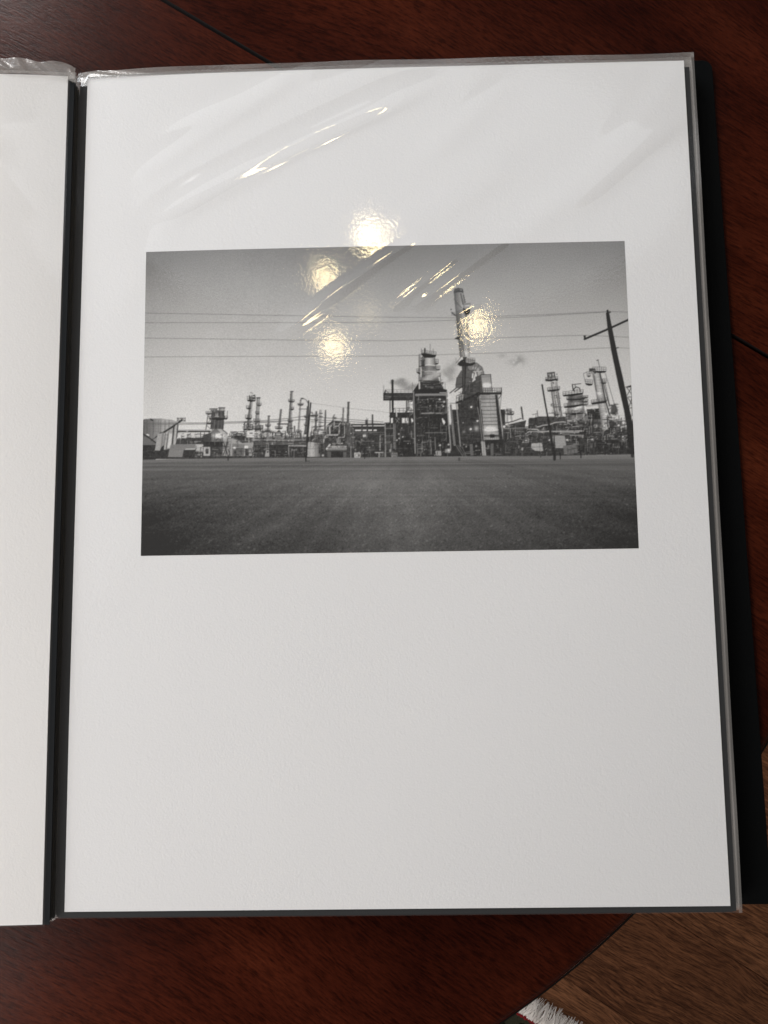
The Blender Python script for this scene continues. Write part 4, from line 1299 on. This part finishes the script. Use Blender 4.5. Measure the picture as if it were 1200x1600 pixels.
def seg(X, Y, ax, ay, bx, by, amp, wd, bend=0.0, fade=.35):
    """one soft fold in the film along a line (mm)"""
    L = math.hypot(bx - ax, by - ay)
    tx, ty = (bx - ax) / L, (by - ay) / L
    s = ((X - ax) * tx + (Y - ay) * ty) / L
    d = -(X - ax) * ty + (Y - ay) * tx - bend * 4 * s * (1 - s)
    e = np.clip(s / fade, 0, 1) * np.clip((1 - s) / fade, 0, 1)
    e = e * e * (3 - 2 * e)
    return amp * np.exp(-(d / wd) ** 2) * e


def film_height(X, Y):
    Z = np.zeros_like(X)
    F = ((-128, 122, 34, 202, 1.15, 5.6, 2, .22), (-120, 133, 22, 203, .40, 3.6, 2, .22), (-70, 152, 12, 188, .50, 3.0, 1, .3), (-48, 168, 0, 190, .30, 1.8, 0, .3),
         (-126, 168, -30, 212, .85, 6, 1, .35), (-138, 146, -40, 205, .60, 5, 1, .35), (-60, 185, 60, 230, .4, 8, 0, .4), (10, 150, 70, 205, .38, 7, 0, .4),
         (-58, 60, 24, 119, .38, 3.1, 2.5, .16), (-47, 65, -24, 81, .12, 1.6, 0, .3),
         (2, 77, 40, 107, .26, 2.1, .5, .18), (12, 77, 64, 115, .30, 2.6, .5, .18), (26, 100, 44, 118, .20, 2.6, 0, .3), (30, 72, 48, 82, .14, 2.4, 0, .3),
         (0, 112, 80, 175, .34, 8, 2, .4), (40, 100, 165, 205, .70, 8, -3, .35), (80, 118, 165, 192, .60, 6, 0, .35), (20, 122, 70, 158, .26, 5, 0, .4), (96, 150, 160, 215, .4, 6, -2, .4),
         (-150, 60, -95, 150, .3, 9, 0, .4), (-150, -90, -110, 20, .22, 12, 0, .4))
    for f in F:
        Z += seg(X, Y, *f)
    lift = np.clip((Z - .06) / .10, 0, 1)
    Z += .05 * np.sin(X * .021 + 1.1) * np.sin(Y * .017 + .4) + .05
    return Z, lift


def sleeve(name, x0, x1, y0, y1, z, mat, backing, bz, nx=8, ny=10, wrinkle=False, weld=2.2, sink=1.0, weld_mat=None, parent=album):
    """one plastic page: film on top, black sheet inside, hazy welded border"""
    if wrinkle:
        xs = np.unique(np.concatenate([np.linspace(x0, x0 + 6, 14), np.linspace(x0 + 6, x1, nx)]))
    else:
        xs = np.unique(np.concatenate([np.linspace(x0, x0 + 60, 30), np.linspace(x0 + 60, x1, nx)]))
    ys = np.linspace(y0, y1, ny)
    X, Y = np.meshgrid(xs, ys)
    Z = z - sink * dip(X, Y) - (0 if wrinkle else sink) * gutter(X)
    if wrinkle:
        hgt, lift = film_height(X, Y)
        Z = Z + hgt
    me_ = grid_mesh(name, X * MM, Y * MM, Z * MM + AZ)
    if wrinkle:
        me_.attributes.new('lift', 'FLOAT', 'POINT').data.foreach_set('value', lift.astype(np.float32).ravel())
    o = link(name, me_, mat, parent)
    bx0, bx1, by0, by1 = backing
    xs = np.unique(np.concatenate([np.linspace(bx0, bx0 + 60, 30), np.linspace(bx0 + 60, bx1, 8)]))
    X, Y = np.meshgrid(xs, np.linspace(by0, by1, 24))
    Z = bz - sink * dip(X, Y) - sink * gutter(X)
    link('backing_sheet', grid_mesh('backing_sheet', X * MM, Y * MM, Z * MM + AZ, .00022), M_BACKING, o)
    if weld:
        # hazy border along the head and the fore edge
        bmw = bmesh.new()
        yy = np.linspace(y0, y1, 120)
        xx = np.linspace(x0, x1, 120)
        rng2 = np.random.default_rng(int(abs(z) * 977 + 5))
        ph = rng2.random(4) * 6

        def strip(P, Q):
            va = [bmw.verts.new((p[0] * MM, p[1] * MM, p[2] * MM + AZ)) for p in P]
            vb = [bmw.verts.new((p[0] * MM, p[1] * MM, p[2] * MM + AZ)) for p in Q]
            for i in range(len(va) - 1):
                bmw.faces.new((va[i], va[i + 1], vb[i + 1], vb[i]))
        zt = lambda x, y, k=0: z + .12 + .16 * math.sin(x * .11 + y * .06 + ph[k]) * (1 if wrinkle else .4) - sink * float(dip(x, y)) - sink * float(gutter(x))
        strip([(x1 - weld + .15 * math.sin(v * .05), v, zt(x1, v)) for v in yy], [(x1 + .1, v, zt(x1, v, 1) - .05) for v in yy])
        strip([(u, y1 - weld * 1.5, zt(u, y1)) for u in xx], [(u, y1 + .25 * math.sin(u * .07 + ph[2]), zt(u, y1, 2)) for u in xx])
        bmesh.ops.recalc_face_normals(bmw, faces=bmw.faces)
        for f in bmw.faces:
            if f.normal.z < 0:
                f.normal_flip()
        link('welded_border', from_bm(bmw, 'welded_border', True), weld_mat or M_WELD, o)
    return o


# the stack under the open page: each sleeve a little further right and lower than the one above
rs = random.Random(21)
NL = 7
for k in range(NL):
    z = -2.0 - k * 1.28
    jx = .5 + k * .62 + rs.uniform(-.25, .25)
    jy = -.35 * k + rs.uniform(-.4, .4)
    lo = rs.uniform(-.3, .3)
    sleeve('plastic_sleeve', -156.8 + k * .1, 156.7 + jx, -207.3 + lo * .4, 207.6 + jy * .3, z, M_FILM_LOW,
           (-156.4 + k * .15, 154.2 + k * .1, -208.4 - .45 * k, 201.2 + .2 * k), z - .5, weld=2.6, sink=max(.2, 1 - k * .12))
# the page in view
top = sleeve('plastic_sleeve', -156.9, 157.2, -207.2, 208.0, .75, M_FILM, (-156.6, 155.3, -207.2, 201.6), -.75, nx=430, ny=560, wrinkle=True, weld=1.7)

# ---------------------------------------------------------------------------
# the print in the sleeve: sheet of textured white paper, picture inked on it
# ---------------------------------------------------------------------------
pr = empty('photo_print', (0, 0, PAGE), 'white sheet with a black and white photograph of a refinery in the right-hand sleeve', 'photo print')


def sheet(name, x0, x1, y0, y1, z, nx, ny, thick, mat, parent):
    X, Y = np.meshgrid(np.concatenate([np.linspace(x0, x0 + 100, nx // 2), np.linspace(x0 + 100, x1, nx // 2 + 1)[1:]]), np.linspace(y0, y1, ny))
    Z = z - dip(X, Y)
    return link(name, grid_mesh(name, X * MM, Y * MM, Z * MM, thick), mat, parent)


sheet('paper_sheet', -152.4, 152.4, -204.6, 204.5, 0.0, 60, 60, .00035, M_PAPER, pr)

# the picture: tone per vertex, drawn above by paint_refinery(); artwork corners map to the printed rectangle
PX0, PX1, PY0, PY1 = -119.8, 118.35, -41.5, 110.4
quad = [(227, 389.6), (976, 378), (998, 857), (220, 868)]
src = [(PX0, PY1), (PX1, PY1), (PX1, PY0), (PX0, PY0)]
Am = []
for (x, y), (u, v) in zip(src, quad):
    Am += [[x, y, 1, 0, 0, 0, -u * x, -u * y, -u], [0, 0, 0, x, y, 1, -v * x, -v * y, -v]]
Hm = np.linalg.svd(np.array(Am, float))[2][-1].reshape(3, 3)
NX, NY = 760, 486
X, Y = np.meshgrid(np.linspace(PX0, PX1, NX), np.linspace(PY0, PY1, NY))
W = Hm[2, 0] * X + Hm[2, 1] * Y + Hm[2, 2]
tone = art_tone((Hm[0, 0] * X + Hm[0, 1] * Y + Hm[0, 2]) / W, (Hm[1, 0] * X + Hm[1, 1] * Y + Hm[1, 2]) / W)
HAZE = .014
alb = np.clip((lin(tone) - HAZE) / (lin(206) - HAZE), .012, 1.0) * .80
Z = .06 - dip(X, Y)
me = grid_mesh('printed_picture', X * MM, Y * MM, Z * MM)
ca_ = me.color_attributes.new('ink', 'FLOAT_COLOR', 'POINT')
rgba = np.ones((NX * NY, 4), np.float32)
rgba[:, 0] = alb.ravel()
rgba[:, 1] = alb.ravel() * .992
rgba[:, 2] = alb.ravel() * .970
ca_.data.foreach_set('color', rgba.ravel())
link('printed_picture', me, M_INK, pr)

# ---------------------------------------------------------------------------
# left-hand side: the turned sleeves and the blank sheet in the top one
# ---------------------------------------------------------------------------
def left_dip(x, y):
    d = np.clip(-160.0 - np.asarray(x), 0, None)
    k = np.clip((np.asarray(y) + 260) / 460, .35, 1)
    return 5.2 * k * np.exp(-d / 42)


def left_sheet(name, x0, x1, y0, y1, z, mat, parent, thick=0.0, extra=None, nx=60, ny=60):
    X, Y = np.meshgrid(np.linspace(x0, x1, nx), np.linspace(y0, y1, ny))
    Z = z - left_dip(X, Y)
    if extra is not None:
        Z = Z + extra(X, Y)
    return link(name, grid_mesh(name, X * MM, Y * MM, Z * MM + (AZ if parent and parent != lp else 0), thick), mat, parent)


lp = None
ls = left_sheet('plastic_sleeve', -470, -159.2, -208.5, 209.2, 6.4, M_FILM, album, 0,
                lambda X, Y: seg(X, Y, -230, 190, -158, 120, .5, 7, 0, .4) + seg(X, Y, -240, 60, -160, 30, .4, 10, 0, .4) + seg(X, Y, -240, 180, -165, 175, .5, 6, 0, .4) + seg(X, Y, -230, -40, -162, -60, .3, 9, 0, .4), 300, 300)
o = left_sheet('backing_sheet', -468, -157.6, -208.6, 202.4, 5.0, M_BACKING, ls, .00025)
for k, (dxk, z) in enumerate(((.55, 3.4), (.95, 2.0), (1.3, .8), (1.6, -1.4))):
    q = left_sheet('plastic_sleeve', -470, -157.6 + dxk * .5, -208.0 - k * .25, 207.0 - k, z + 0.2, M_FILM_LOW, album)
    left_sheet('backing_sheet', -468, -158.0 + dxk * .5, -207.6 - k * .2, 202 - k, z - .4, M_BACKING, q, .00025)
# crumpled head of the left sleeve
xs = np.linspace(-260, -156.4, 150)
ts = np.linspace(0, 1, 14)
X, T = np.meshgrid(xs, ts)
rc = np.random.default_rng(4)
Zc = np.zeros_like(X)
for k in range(26):
    fx, ft, p = rc.uniform(.05, .55), rc.uniform(0, 9), rc.uniform(0, 6.28)
    Zc += rc.uniform(.03, .10) * np.sin(X * fx + T * ft + p) * np.sin(X * fx * .37 + p * 2)
headline = 211.6 - 1.5 * np.exp(-((X + 176) / 6) ** 2) + .5 * np.sin(X * .31 + 1) - 4.6 * np.exp(-np.clip(-157 - X, 0, None) / 7)
Yb = 203.4 - 4.0 * np.exp(-np.clip(-157 - X, 0, None) / 8)
Yc = Yb + (headline - Yb) * T
Z = 6.7 - left_dip(X, Yc) + Zc * 1.6 + .4 * np.sin(T * 3.1)
link('crumpled_head', grid_mesh('crumpled_head', X * MM, Yc * MM, Z * MM + AZ), M_CRUMPLE, ls)
# and the head of the right one where it turns down into the binding
xs = np.linspace(-157.2, -118, 90)
X, T = np.meshgrid(xs, np.linspace(0, 1, 12))
Zc = np.zeros_like(X)
for k in range(20):
    fx, ft, p = rc.uniform(.05, .5), rc.uniform(0, 9), rc.uniform(0, 6.28)
    Zc += rc.uniform(.02, .07) * np.sin(X * fx + T * ft + p) * np.sin(X * fx * .41 + p * 2)
d = np.clip(X + 157, 0, None)
Yt = 208.1 - 1.6 * np.exp(-d / 3) - 3.2 * np.clip((d - 12) / 26, 0, 1) ** 1.5
Yb = np.where(X < -152.4, 201.2 + 0 * X, 204.7)
Yb = 204.9 - 3.6 * np.clip((-151.6 - X) / 1.6, 0, 1)
Z = .9 - dip(X, Yt) - gutter(X) + Zc * np.exp(-d / 40) + .3
link('crumpled_head', grid_mesh('crumpled_head', X * MM, (Yb + (Yt - Yb) * T) * MM, Z * MM + AZ), M_CRUMPLE, top)

lp = empty('blank_print', (-.31, 0, PAGE), 'plain warm white sheet in the left-hand sleeve, cut by the left frame edge', 'photo print')
X, Y = np.meshgrid(np.linspace(-465, -160.6, 120), np.linspace(-208.2, 203.4, 60))
Z = 5.6 - left_dip(X, Y)
link('paper_sheet', grid_mesh('paper_sheet', (X + 310) * MM, Y * MM, Z * MM, .0004), M_PAPER_L, lp)
